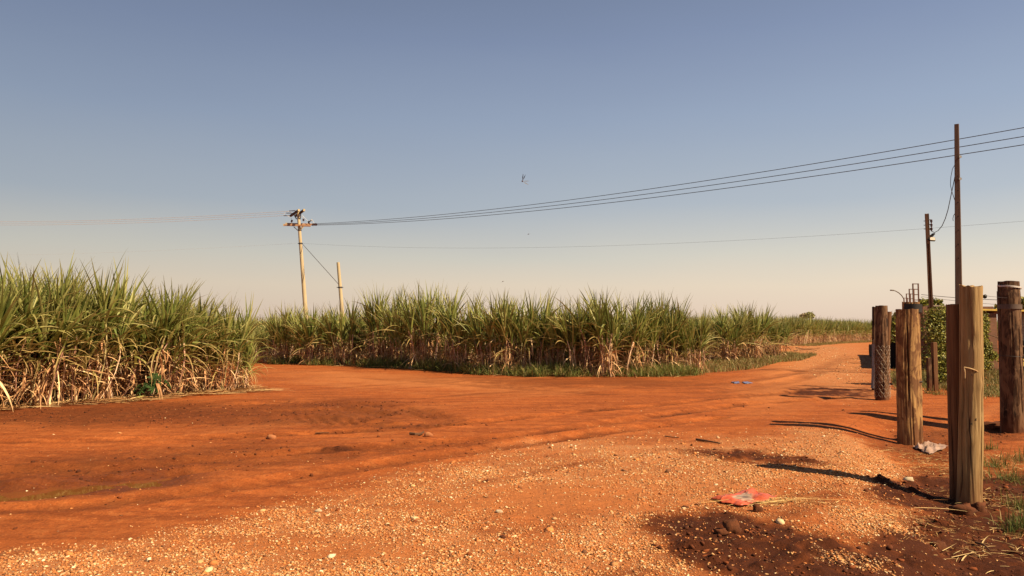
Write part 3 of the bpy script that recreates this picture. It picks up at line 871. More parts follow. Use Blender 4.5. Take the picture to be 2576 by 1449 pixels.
def cane_clump(seed, nst=15, rad=0.34, hs=1.28, dryness=1.0, droop=1.0, lod=0, lean_x=0.0):
    """one stool of cane, about 2.75 m to the leaf tips: dict of (verts, faces, cols)"""
    r = np.random.default_rng(seed)
    a = r.uniform(0, 6.28, nst); q = rad * np.sqrt(r.random(nst))
    base = np.stack([q * np.cos(a), q * np.sin(a), np.full(nst, -0.03)], -1)
    ln = np.abs(r.normal(0.05, 0.06, nst)) + 0.19 * q / rad
    tilt = np.stack([np.sin(ln) * np.cos(a) + lean_x, np.sin(ln) * np.sin(a), np.cos(ln)], -1)
    H = hs * r.uniform(.72, 1.15, nst)
    out = {}
    # stalks
    sides = 5 if lod == 0 else 3
    lv = np.linspace(0, 1, 5 if lod == 0 else 3)
    ang = np.linspace(0, 6.28318, sides, endpoint=False)
    bow = r.normal(0, .06, (nst, 2))
    cen = base[:, None] + tilt[:, None] * (H[:, None] * lv[None])[..., None]
    cen[..., :2] += bow[:, None] * (lv * (1 - lv) * 4)[None, :, None]
    rr = 0.013 * r.uniform(.8, 1.25, nst)
    ring = np.stack([np.cos(ang), np.sin(ang), np.zeros(sides)], -1)
    sv = cen[:, :, None, :] + rr[:, None, None, None] * ring[None, None]
    nl = len(lv)
    b0 = (np.arange(nl - 1)[:, None] * sides + np.arange(sides)[None])
    b1 = (np.arange(nl - 1)[:, None] * sides + (np.arange(sides)[None] + 1) % sides)
    fq = np.stack([b0, b1, b1 + sides, b0 + sides], -1).reshape(-1, 4)
    sf = (fq[None] + (np.arange(nst) * nl * sides)[:, None, None]).reshape(-1, 4)
    sc = S_PAL[r.integers(0, 4, nst)] * r.uniform(.7, 1.15, (nst, 1))
    out["stalks"] = (sv.reshape(-1, 3), sf, np.repeat(sc, nl * sides, 0))
    def at(ids, t):
        return base[ids] + tilt[ids] * (H[ids] * t)[:, None]
    seg, fold = (7, 0.55) if lod == 0 else (4, 0.0)
    kk = 3 if fold > 0 else 2
    # green crown: upright spears, then arching ones
    n1, n2, n3 = (10, 6, 3) if lod == 0 else (5, 3, 2)
    if lod == 2: n1, n2, n3 = 5, 2, 0
    parts = []
    def emit(ids, tt, e0, bd, Ln, w, pal, tipc, tipk, spread=9.0):
        n = len(ids)
        P = at(ids, tt)
        ph = a[ids] + r.normal(0, spread, n)
        v = strips(P, ph, e0, bd, Ln, w, seg, fold, twist=r.uniform(-.9, .9, n), curl=r.uniform(-.5, .5, n))
        c = pal[r.integers(0, len(pal), n)] * r.uniform(.75, 1.2, (n, 1))
        t = np.linspace(0, 1, seg + 1)
        f = (np.clip((t - tipk) / (1 - tipk + 1e-6), 0, 1))[None, :, None]
        cc = c[:, None, :] * (1 - f) + np.array(tipc)[None, None] * f
        parts.append((v.reshape(-1, 3), strip_faces(n, seg, kk), np.repeat(cc[:, :, None, :], kk, 2).reshape(-1, 3)))
    ids = np.repeat(np.arange(nst), n1); n = len(ids)
    emit(ids, r.uniform(.86, 1.0, n), r.uniform(1.22, 1.54, n), r.uniform(.05, .55, n), r.uniform(.85, 1.42, n), r.uniform(.040, .066, n), G_PAL, (0.28, 0.25, 0.09), .7, 1.2)
    ids = np.repeat(np.arange(nst), n2); n = len(ids)
    emit(ids, r.uniform(.74, .96, n), r.uniform(.95, 1.40, n), r.uniform(.3, 1.45, n) * droop, r.uniform(.8, 1.4, n), r.uniform(.040, .066, n), G_PAL, (0.42, 0.34, 0.13), .55, 1.1)
    def flush(key):
        if not parts: return
        o = 0; A, B_, C = [], [], []
        for v, f, c in parts:
            A.append(v); B_.append(f + o); C.append(c); o += len(v)
        out[key] = (np.concatenate(A), np.concatenate(B_), np.concatenate(C)); parts.clear()
    if n3:
        ids = np.repeat(np.arange(nst), n3); n = len(ids)
        emit(ids, r.uniform(.5, .85, n), r.uniform(.25, 1.15, n), r.uniform(.5, 1.6, n) * droop, r.uniform(.75, 1.45, n), r.uniform(.026, .046, n), Y_PAL, (0.52, 0.34, 0.14), .4, 1.3)
    flush("green_leaves")
    nd = int((11 if lod == 0 else 5 if lod == 1 else 0) * dryness)
    if nd:
        ids = np.repeat(np.arange(nst), nd); n = len(ids)
        emit(ids, r.uniform(.12, .85, n), r.uniform(-1.4, .55, n), r.uniform(.2, 1.5, n), r.uniform(.25, .85, n), r.uniform(.016, .042, n), D_PAL, (0.40, 0.22, 0.10), .5)
        # sheaths hugging the stalks
        m_ = n // 3
        ids = r.integers(0, nst, m_)
        emit(ids, r.uniform(.1, .8, m_), r.uniform(1.2, 1.6, m_), r.uniform(0, .3, m_), r.uniform(.2, .5, m_), r.uniform(.02, .04, m_), D_PAL, (0.5, 0.3, 0.14), .6)
        flush("dry_leaves")
    return out

MATS = {"stalks": M_STALK, "green_leaves": M_LEAF, "dry_leaves": M_DRY}
PROTO = []
for s_ in range(9):
    d = cane_clump(100 + s_, nst=[15, 13, 17, 14, 16, 12, 18, 14, 15][s_], rad=[.34, .28, .42, .3, .4, .26, .45, .33, .36][s_],
                   dryness=[1, .8, 1.3, .9, 1.1, .7, 1.5, 1, 1.2][s_], droop=[1, .8, 1.1, .9, 1.2, .7, 1, 1.3, 1][s_])
    PROTO.append({k_: np_mesh("cane_" + k_, v[0], v[1], MATS[k_], cols=v[2], link=False, smooth=True) for k_, v in d.items()})
d = cane_clump(140, nst=24, rad=.55, dryness=.9, droop=1.5)
PROTO.append({k_: np_mesh("cane_" + k_, v[0], v[1], MATS[k_], cols=v[2], link=False, smooth=True) for k_, v in d.items()})
d = cane_clump(141, nst=9, rad=.3, hs=.95, dryness=2.2, droop=1.7)
PROTO.append({k_: np_mesh("cane_" + k_, v[0], v[1], MATS[k_], cols=v[2], link=False, smooth=True) for k_, v in d.items()})

def put_cane(px, py, top, proto, label, group, rz=None, wid=1.0):
    p = G(px, py)
    zt = W(px, top, p.y).z - p.z
    s = zt / 2.42
    o = thing("sugarcane_clump", label, "sugarcane", p, group)
    o.rotation_euler = (0, 0, rz if rz is not None else random.Random(px).uniform(0, 6.28))
    o.scale = (s * wid, s * wid, s)
    for k_, me in PROTO[proto].items():
        c = bpy.data.objects.new(k_, me); COL.objects.link(c); c.parent = o
    return (p.x, p.y)

LG = "cane clumps at the edge of the left block"
MG = "cane clumps along the far side of the red road"
TG = "cane clumps where the track bends away"
placed = []
for a_ in (
    (-60, 1028, 650, 0, "sugarcane clump cut by the photo's left edge, with its stalks half bare", LG, 1.1),
    (30, 1024, 656, 9, "broad tall sugarcane clump at the photo's left, pale sheaths around its foot", LG, 1.0),
    (100, 1015, 668, 4, "leafy sugarcane clump, second full one from the photo's left edge", LG, 1.1),
    (172, 1010, 664, 9, "tallest sugarcane clump of the left block, upright spear leaves, pink stalks showing", LG, 1.0),
    (255, 1004, 700, 7, "drooping sugarcane clump between the tallest left clump and the palmate weed", LG, 1.2),
    (330, 1000, 706, 9, "arching sugarcane clump just left of the dark green palmate weed", LG, 1.1),
    (413, 993, 730, 7, "sugarcane clump standing directly behind the dark green palmate weed", LG, 1.2),
    (465, 986, 746, 4, "sugarcane clump leaning over the orange curled leaf sheath", LG, 1.2),
    (538, 984, 752, 9, "last full sugarcane clump of the left block, yellow leaves hanging low", LG, 0.95),
    (612, 981, 800, 10, "low withered sugarcane clump at the corner of the left block, mostly straw", LG, 0.85)):
    placed.append(put_cane(*a_[:6], wid=a_[6]))
for a_ in (
    (713, 914, 766, 3, "sugarcane clump left of the tall cream pole, first along the road's far side", MG, 1.0),
    (786, 917, 764, 1, "sugarcane clump right under the tall cream utility pole", MG, 1.1),
    (872, 918, 757, 0, "sugarcane clump under the short cream stub pole", MG, 1.1),
    (955, 920, 722, 8, "tall narrow sugarcane clump just right of the short stub pole", MG, 0.95),
    (1010, 924, 742, 5, "slim sugarcane clump between two much taller ones right of the stub pole", MG, 1.0),
    (1083, 928, 720, 6, "tallest sugarcane clump in the middle, a wide fan of spears above dark weeds", MG, 0.95),
    (1157, 934, 738, 3, "sugarcane clump behind the flat white scrap at the road's edge", MG, 1.0),
    (1240, 940, 740, 4, "bushy sugarcane clump left of the one with bare white stalks", MG, 1.0),
    (1317, 941, 732, 2, "sugarcane clump with bare whitish stalks showing down to its foot", MG, 1.0),
    (1397, 942, 750, 7, "shaded sugarcane clump with a tuft of green grass at its foot", MG, 0.95),
    (1462, 943, 740, 1, "sugarcane clump with blackish lower leaves left of the straw skirted clump", MG, 1.0),
    (1534, 946, 736, 6, "widest sugarcane clump by the road, thick golden straw skirt down to the soil", MG, 1.1),
    (1605, 943, 742, 0, "sugarcane clump immediately right of the widest straw skirted one", MG, 1.0),
    (1686, 940, 740, 8, "tall sugarcane clump with pale green weed creeping over its foot", MG, 1.0),
    (1748, 940, 766, 5, "narrow end clump of the middle cane, straw tied like a sheaf", MG, 0.85),
    (1837, 912, 772, 3, "left one of three separate sugarcane clumps at the track bend", TG, 1.2),
    (1897, 907, 763, 4, "middle and tallest of three separate sugarcane clumps at the track bend", TG, 1.1),
    (1950, 902, 790, 7, "smallest and rightmost of three separate clumps at the track bend, arching pale leaves", TG, 1.2)):
    placed.append(put_cane(*a_[:6], wid=a_[6]))

# the body of each cane field behind its front clumps: one mass each
def cane_mass(name, label, spots, protos, seed):
    r = np.random.default_rng(seed)
    acc = {k_: ([], [], []) for k_ in MATS}; off = {k_: 0 for k_ in MATS}
    for (x, y, s, lo) in spots:
        d = protos[lo][r.integers(0, len(protos[lo]))]
        a = r.uniform(0, 6.28); c, sn = math.cos(a) * s, math.sin(a) * s
        z = gz(x, y)
        for k_, (v, f, cc) in d.items():
            vv = np.empty_like(v)
            vv[:, 0] = v[:, 0] * c - v[:, 1] * sn + x; vv[:, 1] = v[:, 0] * sn + v[:, 1] * c + y; vv[:, 2] = v[:, 2] * s + z
            acc[k_][0].append(vv); acc[k_][1].append(f + off[k_]); acc[k_][2].append(cc * r.uniform(.85, 1.12)); off[k_] += len(v)
    root = thing(name, label, "sugarcane field")
    del root["category"]; root["kind"] = 'stuff'
    for k_, (A, B_, C) in acc.items():
        if A:
            o = np_mesh(k_, np.concatenate(A), np.concatenate(B_), MATS[k_], parent=root, cols=np.concatenate(C), smooth=True)
            o["kind"] = 'stuff'
    return root

LODS = [[cane_clump(200 + i, 13, .34, dryness=.45) for i in range(4)], [cane_clump(220 + i, 13, .36, lod=1) for i in range(5)], [cane_clump(240 + i, 12, .42, lod=2) for i in range(4)]]

def rows(edge, depth0, depth1, row, step, s0, s1, seed, lod_of, keep=None):
    r = np.random.default_rng(seed)
    e = np.array(edge); d = np.diff(e, axis=0); Ls = np.hypot(*d.T); cum = np.concatenate([[0], np.cumsum(Ls)])
    out = []; dep = depth0; kx = 0
    while dep < depth1:
        s = r.uniform(0, step)
        while s < cum[-1]:
            i = min(len(d) - 1, max(0, np.searchsorted(cum, s) - 1)); t = (s - cum[i]) / Ls[i]
            dd = e[min(len(e) - 1, i + 1)] - e[max(0, i - 1)] if False else d[i]
            nr = np.array([-dd[1], dd[0]]) / Ls[i]
            p = e[i] + d[i] * t + nr * (dep + r.normal(0, .16)) + r.normal(0, .1, 2)
            if keep is None or keep(p[0], p[1]):
                out.append((p[0], p[1], r.uniform(s0, s1), lod_of(dep)))
            s += step * r.uniform(.75, 1.3)
        dep += row; kx += 1
    return out

# middle field
mid_line = [(-42.0, 46.0), (-26.0, 40.5), (-16.0, 37.2)] + MID_EDGE[1:]
sp = rows(mid_line, 1.0, 1.4, 2, 1.1, .58, .72, 31, lambda d_: 0)
sp = [q for q in sp if min(math.hypot(q[0] - a, q[1] - b) for a, b in placed) > 0.35]
sp += rows(mid_line, 2.2, 5.5, 1.25, 0.9, .66, .80, 32, lambda d_: 0 if d_ < 2 else 1)
sp += rows(mid_line, 5.6, 14, 1.3, 0.85, .74, .86, 39, lambda d_: 1 if d_ < 7 else 2)
sp = [(x, y, s_ * (1.16 if x < -8.3 else 1.08 if x < -6 else 1.0), lo) for x, y, s_, lo in sp]
# the part that recedes beside the track
side = [MID_EDGE[-1], (MID_EDGE[-1][0] + 0.9, MID_EDGE[-1][1] + 6.0), REC_EDGE[0]]
rec = REC_EDGE + [gp(2000, 880)]
sp += rows(rec, 1.6, 14, 1.4, 1.0, .82, .96, 33, lambda d_: 1 if d_ < 4 else 2)
sp += rows(side, 0.4, 6, 1.2, 1.1, .76, .88, 34, lambda d_: 0 if d_ < .8 else 1)
cane_mass("sugarcane_field", "deep stand of green sugarcane beyond the red road in the middle", sp, LODS, 41)
# left block
sp = rows(LEFT_EDGE, 0.8, 1.4, 2, 0.9, .84, .98, 35, lambda d_: 0)
def lkeep(x, y):
    return True
def lheight(q):
    x, y, s, lo = q
    # the stand gets lower towards its right-hand corner
    f = np.clip((x + 10.5) / 4.6, 0, 1)
    return (x, y, s * (1.02 - 0.34 * f), lo)
sp = rows(LEFT_EDGE, 1.15, 1.5, 2, 0.95, .78, .92, 35, lambda d_: 0)
sp += rows(LEFT_EDGE, 2.2, 9.8, 1.2, 0.8, .92, 1.04, 36, lambda d_: 0 if d_ < 2 else 1 if d_ < 5 else 2)
sp = [lheight(q) for q in sp if q[0] < -5.4 - 0.12 * (q[1] - 18)]
cane_mass("sugarcane_stand", "dense green sugarcane filling the left block behind its front clumps", sp, LODS, 42)
# far field across the bend
far = FAR_EDGE + [(62.0, 110.0), (95.0, 120.0)]
far = [(19.0, 74.0), (25.0, 76.0)] + far
sp = rows(far, 0.4, 9, 1.8, 0.9, 1.14, 1.26, 37, lambda d_: 1 if d_ < 2.5 else 2)
cane_mass("distant_sugarcane", "far green sugarcane field beyond the bend of the track", sp, LODS, 43)

# ------------------------------------------------------------------ weeds and small plants
def palmate(name, label, base, n_leaf, size, hgt, seed, mat, col):
    r = random.Random(seed)
    root = thing(name, label, "weed", base)
    st = MB(); lf = MB()
    for i in range(n_leaf):
        a = r.uniform(-2.6, -0.5) if i < n_leaf * .6 else r.uniform(0, 6.28)
        L_ = hgt * r.uniform(.5, 1.1); e = r.uniform(.5, 1.35)
        tip = Vector(base) + Vector((math.cos(a) * math.cos(e) * L_, math.sin(a) * math.cos(e) * L_, math.sin(e) * L_))
        midp = (Vector(base) + tip) / 2 + Vector((0, 0, .04))
        st.tube([base, midp, tip], [.008, .006, .004], 5)
        R_ = size * r.uniform(.7, 1.15)
        nrm = Vector((math.cos(a) * .75, math.sin(a) * .75, r.uniform(.3, .8))).normalized()
        ux = nrm.cross(Vector((0, 0, 1))).normalized(); uy = ux.cross(nrm).normalized() * -1
        k = r.uniform(.8, 1.2)
        lf.col = tuple(c * k for c in col)
        for j in range(8):
            an = -math.pi / 2 + (j - 3.5) * 0.72
            dv = ux * math.cos(an) + uy * math.sin(an)
            sv = nrm.cross(dv).normalized()
            ll = R_ * (1.0 if 1 < j < 6 else .75)
            q0 = tip; q1 = tip + dv * ll * .6 + sv * ll * .15 + nrm * .01; q2 = tip + dv * ll - nrm * ll * .15; q3 = tip + dv * ll * .6 - sv * ll * .15 + nrm * .01
            qm = tip + dv * ll * .6 - nrm * .012
            lf.add([q0, q1, q2, q3, qm], [(0, 4, 1), (4, 2, 1), (0, 3, 4), (4, 3, 2)])
    st.build("stem", M_BARK, root, True)
    lf.build("leaf_rosette", mat, root)
    return root
pb = G(400, 998)
palmate("palmate_weed", "dark green weed with palmate leaves at the foot of the left cane", (pb.x, pb.y - .35, gz(pb.x, pb.y - .35)), 9, .20, .5, 4, M_BUSH, (0.045, 0.085, 0.022))

def leaf_cloud(blobs, n, size, seed, pal):
    """small folded leaves spread through a set of ellipsoids"""
    r = np.random.default_rng(seed)
    wts = np.array([b_[3] * b_[4] * b_[5] for b_ in blobs]) ** .67; wts /= wts.sum()
    bi = r.choice(len(blobs), n, p=wts); B = np.array(blobs)[bi]
    d = r.normal(size=(n, 3)); d /= np.linalg.norm(d, axis=1)[:, None]
    rad = r.random(n) ** .38 * r.uniform(.9, 1.12, n)
    P = B[:, :3] + d * B[:, 3:6] * rad[:, None]
    nr = d * .7 + r.normal(size=(n, 3)) * .6 + np.array([0, 0, .5]); nr /= np.linalg.norm(nr, axis=1)[:, None]
    t = np.cross(nr, r.normal(size=(n, 3))); t /= np.linalg.norm(t, axis=1)[:, None]
    s = np.cross(nr, t)
    L_ = size * r.uniform(.6, 1.35, n)[:, None]
    v = np.stack([P, P + t * L_ * .5 + s * L_ * .26 + nr * L_ * .05, P + t * L_ - nr * L_ * .12, P + t * L_ * .5 - s * L_ * .26 + nr * L_ * .05], 1)
    f = np.array([(0, 2, 1), (0, 3, 2)])
    f = (f[None] + (np.arange(n) * 4)[:, None, None]).reshape(-1, 3)
    c = np.array(pal)[r.integers(0, len(pal), n)] * r.uniform(.7, 1.25, (n, 1))
    return v.reshape(-1, 3), f, np.repeat(c, 4, 0)

def bush(name, label, cat, base, blobs, n, size, seed, pal, stems=4, group=None, crown="foliage", stem="stem", tr=0.03):
    root = thing(name, label, cat, base, group)
    v, f, c = leaf_cloud(blobs, n, size, seed, pal)
    np_mesh(crown, v - np.array(base, np.float32), f, M_BUSH, parent=root, cols=c)
    r = random.Random(seed); mb = MB()
    for i in range(stems):
        b_ = blobs[r.randrange(len(blobs))]
        tip = Vector((b_[0] + r.uniform(-.3, .3) * b_[3], b_[1], b_[2] + .3 * b_[5]))
        b0 = Vector(base) + Vector((r.uniform(-.1, .1) * stems * .4, r.uniform(-.1, .1), -.05))
        mb.tube([b0, b0.lerp(tip, .5) + Vector((r.uniform(-.1, .1), 0, .05)), tip], [tr, tr * .7, tr * .3], 6)
    mb.build(stem, M_BARK, root, True)
    return root

LEAF_PAL = [(0.15, 0.165, 0.024), (0.25, 0.245, 0.040), (0.40, 0.36, 0.075), (0.085, 0.10, 0.018)]
def blob(px, py, depth, rpx, rpy, ry=None):
    p = W(px, py, depth); k = depth / F
    return (p.x, p.y, p.z, rpx * k, ry if ry else rpx * k * .8, rpy * k)
D_ = 20.0
bb = G(2370, 968)
bush("shrub", "big glossy green bush against the brick wall behind the posts", "bush", (bb.x, D_, gz(bb.x, D_)),
     [blob(2358, 835, D_, 42, 52), blob(2400, 820, D_ + .2, 48, 50), blob(2345, 800, D_ + .1, 26, 28), blob(2375, 790, D_, 30, 24), blob(2440, 830, D_ + .3, 40, 52), blob(2350, 900, D_, 34, 40),
      blob(2395, 900, D_, 34, 46), blob(2440, 905, D_ + .2, 34, 48), blob(2375, 945, D_, 40, 22)], 12500, .062, 51, LEAF_PAL, 9)
bb = G(2492, 935)
bush("shrub", "smaller bush spilling out right of the nearest pale post", "bush", (bb.x, 21, gz(bb.x, 21)),
     [blob(2476, 815, 21, 13, 32), blob(2484, 880, 21, 14, 26), blob(2498, 897, 21, 13, 12), blob(2466, 850, 21.2, 18, 60), blob(2476, 915, 21, 20, 18)], 3600, .06, 52, LEAF_PAL, 5)
bush("shrub", "low leafy shrub beyond the netted dark post, under the bare twigs", "bush", tuple(G(2262, 880)),
     [blob(2252, 812, 38, 14, 24), blob(2262, 800, 38, 12, 18), blob(2245, 840, 38, 14, 22), blob(2262, 850, 38, 14, 24)], 1800, .16, 53, LEAF_PAL, 4)
pp = W(2345, 768, 33)
bush("papaya_tree", "papaya like tree top showing over the wall at the foot of the floodlight pole", "tree", (pp.x, 33, gz(pp.x, 33)),
     [blob(2330, 762, 33, 12, 6), blob(2348, 760, 33, 10, 4), blob(2362, 764, 33, 9, 3), blob(2318, 765, 33, 8, 6)], 500, .2, 54, LEAF_PAL, 1, crown="crown", stem="trunk", tr=.09)
tp = W(2527, 772, 52)
bush("garden_tree", "thin leafed tree rising behind the yellow roof edge", "tree", (tp.x, 52, gz(tp.x, 52)),
     [blob(2522, 772, 52, 9, 7), blob(2535, 768, 52, 10, 6), blob(2512, 776, 52, 10, 5)], 260, .3, 55, LEAF_PAL, 3, crown="crown", stem="trunk", tr=.1)
tp = W(2580, 770, 50)
bush("garden_tree", "rounder tree at the photo's right edge behind the thick dark post", "tree", (tp.x, 50, gz(tp.x, 50)),
     [blob(2582, 768, 50, 20, 18), blob(2572, 765, 50, 8, 10), blob(2600, 760, 50, 20, 20)], 1400, .3, 56, LEAF_PAL, 3, crown="crown", stem="trunk", tr=.12)
tp = W(2038, 800, 420)
bush("distant_tree", "small rounded tree on the horizon above the far cane", "tree", (tp.x, 420, 0),
     [blob(2036, 792, 420, 7, 6), blob(2042, 794, 420, 6, 5), blob(2030, 795, 420, 6, 4)], 1500, 1.1, 57, [(0.30, 0.30, 0.12), (0.38, 0.36, 0.15)], 2, crown="crown", stem="trunk", tr=.4)  # leaf colours lightened to paint in distance haze
tp = W(2012, 800, 520)
bush("distant_tree", "greyish low grove left of the rounded tree on the horizon", "tree", (tp.x, 520, 0),
     [blob(2020, 795, 520, 7, 3), blob(2027, 794, 520, 6, 4)], 1200, 1.6, 58, [(0.45, 0.34, 0.22), (0.36, 0.31, 0.17)], 2, crown="crown", stem="trunk", tr=.4)  # haze put into the pale leaf colours here too

# bare dead shrub
db = W(2250, 850, 34)
root = thing("bare_shrub", "leafless dead shrub with forked twigs behind the wire wrapped post", "shrub", (db.x, 34, gz(db.x, 34)))
mb = MB(); rr_ = random.Random(3)
def branch(p, d, L_, rad, lev):
    q = p + d * L_
    mb.tube([p, p.lerp(q, .5) + Vector((rr_.uniform(-.05, .05), 0, 0)) * L_, q], [rad, rad * .8, rad * .6], 5)
    if lev > 0:
        for _ in range(2 if lev > 1 else 3):
            d2 = (d + Vector((rr_.uniform(-.7, .7), rr_.uniform(-.5, .5), rr_.uniform(-.1, .4)))).normalized()
            branch(q, d2, L_ * rr_.uniform(.55, .8), rad * .6, lev - 1)
for sx_ in (-.25, .1, .35):
    branch(Vector((db.x, 34, gz(db.x, 34) - .05)), Vector((sx_, 0, 1)).normalized(), .95, .03, 3)
mb.build("branches", M_BARK, root, True)

# ------------------------------------------------------------------ posts
def log_mesh(name, base, top, r0, r1, mat, seed, parent=None, rough=0.05, groove=0.05, knots=(), ragged=0.008, n=128, m=72, origin=None, cracks=5, sink=0.15):
    """a trunk post: uneven section, long cracks, rough sawn top"""
    base, top = Vector(base), Vector(top)
    ax = (top - base); H = ax.length; ax.normalize()
    ux = ax.cross(Vector((0, 1, 0))).normalized(); uy = ax.cross(ux).normalized() * -1
    a = np.linspace(0, 2 * math.pi, n, endpoint=False); t = np.linspace(-sink / H, 1, m)
    A, T = np.meshgrid(a, t)
    rad = r0 + (r1 - r0) * np.clip(T, 0, 1)
    ca, sa = np.cos(A), np.sin(A)
    rad = rad * (1 + rough * fbm(ca * 1.3 + 5 + T * .8, sa * 1.3 + T * 1.2 + seed, seed, 3) + rough * .5 * fbm(T * 9, A * 0 + seed * .7, seed + 5, 2))
    g = vn(A * 3.2 + .5 * vn(T * 3, A * 0, seed + 9), T * 1.3, seed + 3)
    rad = rad - r0 * groove * sst(.35, .75, g)
    rc_ = random.Random(seed * 7 + 1)
    for _ in range(cracks if r0 > .06 else 0):
        ca_ = -math.pi / 2 + rc_.uniform(-1.5, 1.5); t0_ = rc_.uniform(-.1, .5); t1_ = t0_ + rc_.uniform(.25, .7); cw = rc_.uniform(.03, .06)
        wob = ca_ + .10 * vn(T * 4 + seed, A * 0, seed + _) + .03 * vn(T * 15, A * 0, seed + _ + 3)
        rad = rad - r0 * rc_.uniform(.07, .16) * np.exp(-((np.arctan2(np.sin(A - wob), np.cos(A - wob))) / cw) ** 2) * sst(t0_, t0_ + .1, T) * sst(t1_, t1_ - .1, T)
    rad = rad + r0 * .012 * vn(A * 9, T * 20, seed + 21) + r0 * .02 * vn(A * 4, T * 6, seed + 22)
    for (ka, kt, ks, kd) in knots:
        dd = np.hypot(np.arctan2(np.sin(A - ka), np.cos(A - ka)) * r0 / ks, (T - kt) * H / (ks * 1.5))
        rad = rad + kd * np.exp(-dd ** 2)
    Z = T * H + np.where(T >= 1, ragged * vn(ca * 2.5 + seed, sa * 2.5, seed + 8), 0)
    bow = .012 * np.sin(T * 3 + seed)
    P = (np.array(base)[None, None] + np.array(ax)[None, None] * Z[..., None] + np.array(ux)[None, None] * (rad * ca + bow)[..., None] + np.array(uy)[None, None] * (rad * sa)[..., None])
    V = P.reshape(-1, 3)
    idx = np.arange(n * m).reshape(m, n)
    nx_ = np.roll(idx, -1, 1)
    q = np.stack([idx[:-1], nx_[:-1], nx_[1:], idx[1:]], -1).reshape(-1, 4)
    inner = V[idx[-1]] * 1.0
    cen = inner.mean(0)
    ring2 = cen + (inner - cen) * .55 - np.array(ax) * .006
    V = np.concatenate([V, ring2, [cen - np.array(ax) * .008]])
    i2 = n * m + np.arange(n); i2n = np.roll(i2, -1); e_ = idx[-1]; en = np.roll(e_, -1)
    q = np.concatenate([q, np.stack([e_, en, i2n, i2], -1)])
    tri = np.stack([i2, i2n, np.full(n, len(V) - 1)], -1)
    o0 = np.array(origin if origin is not None else base)
    ob = np_mesh(name, V - o0, [q, tri], mat, parent=parent, smooth=True)
    if parent is None:
        ob.location = o0
    ob.data.set_sharp_from_angle(angle=math.radians(50))
    return ob

def post_px(base_px, top_px, w0, w1, label, mat, seed, group="round timber fence posts", **kw):
    """post from its foot and head pixel and its width in pixels"""
    b_ = G(*base_px)
    dep = kw.pop("depth", None) or b_.y
    if abs(dep - b_.y) > 1e-6:
        q = W(base_px[0], base_px[1], dep); b_ = Vector((q.x, dep, gz(q.x, dep)))
    t_ = W(top_px[0], top_px[1], dep)
    k = dep / F
    o = log_mesh("fence_post", b_, t_, w0 * k / 2, w1 * k / 2, mat, seed, **kw)
    tag(o, label, "fence post", group)
    return o, b_, t_, k

pa, ba, ta, ka = post_px((2439, 1268), (2441, 719), 57, 50, "nearest thick pale timber post with split head and smooth sunlit side", M_PALE_WOOD, 3, rough=.05, groove=.09, ragged=.02, knots=((-1.9, .55, .04, .012), (-1.0, .3, .05, .012), (-1.3, .75, .04, -.012)))
pa2, ba2, ta2, _ = post_px((2410, 1262), (2404, 767), 42, 38, "shorter brown post pressed against the nearest pale post, in its shade", M_BROWN_WOOD, 5, rough=.02, groove=.03, depth=ba.y + .21)
pb1, bb1, tb1, kb = post_px((2287, 1117), (2279, 778), 50, 52, "stout rough post with flat cut head, left half dark and right half golden", M_KNOT_WOOD, 8, rough=.06, groove=.09)
pb2, bb2, tb2, _ = post_px((2296, 1108), (2293, 760), 44, 40, "taller knotty post with black rubber band, leaning behind the stout rough one", M_KNOT_WOOD, 11, rough=.09, groove=.09,
                           depth=bb1.y + .33, knots=((-.6, .62, .07, .03), (-.4, .35, .08, .035), (-.8, .2, .06, .02)))
pc, bc, tc, kc = post_px((2220, 1006), (2217, 769), 33, 28, "dark bark post with bright wire netting wrapped round its lower half", M_DARK_WOOD, 13, rough=.06, groove=.05)
pc2, bc2, tc2, kc2 = post_px((2198, 981), (2201, 772), 12, 11, "thin leaning post with silver foil wrap, left of the netted dark post", M_DARK_WOOD, 17, rough=.05)
pc3, bc3, tc3, kc3 = post_px((2230, 975), (2236, 784), 12, 13, "thin orange brown post peeping out right of the netted dark post", M_BROWN_WOOD, 19, rough=.04)
pd_, bd_, td_, kd = post_px((2546, 1088), (2539, 708), 54, 47, "thick dark bark post at the photo's right edge with wire turns at its head", M_DARK_WOOD, 23, rough=.07, groove=.06)
pd2, bd2, td2, _ = post_px((2531, 1078), (2523, 733), 28, 26, "slim post hidden behind the thick dark bark post, head just showing", M_DARK_WOOD, 29, depth=bd_.y + .42, rough=.05)

def band(o, b_, t_, frac, rad, wr, name, mat, turns=1, wob=.01, seed=0):
    """wire turns round a post"""
    ax = (t_ - b_).normalized(); c0 = b_.lerp(t_, frac)
    ux = ax.cross(Vector((0, 1, 0))).normalized(); uy = ax.cross(ux)
    pts = []; r_ = random.Random(seed)
    ph = r_.uniform(0, 6)
    nn = 28 * turns
    for i in range(nn + 1):
        a = 2 * math.pi * i / 28
        pts.append(c0 + (ux * math.cos(a) + uy * math.sin(a)) * (rad + .004) + ax * (wob * math.sin(a + ph) + wr * 2.4 * i / 28))
    mb = MB(); mb.tube(pts, wr, 6)
    return mb.build(name, mat, o, True)

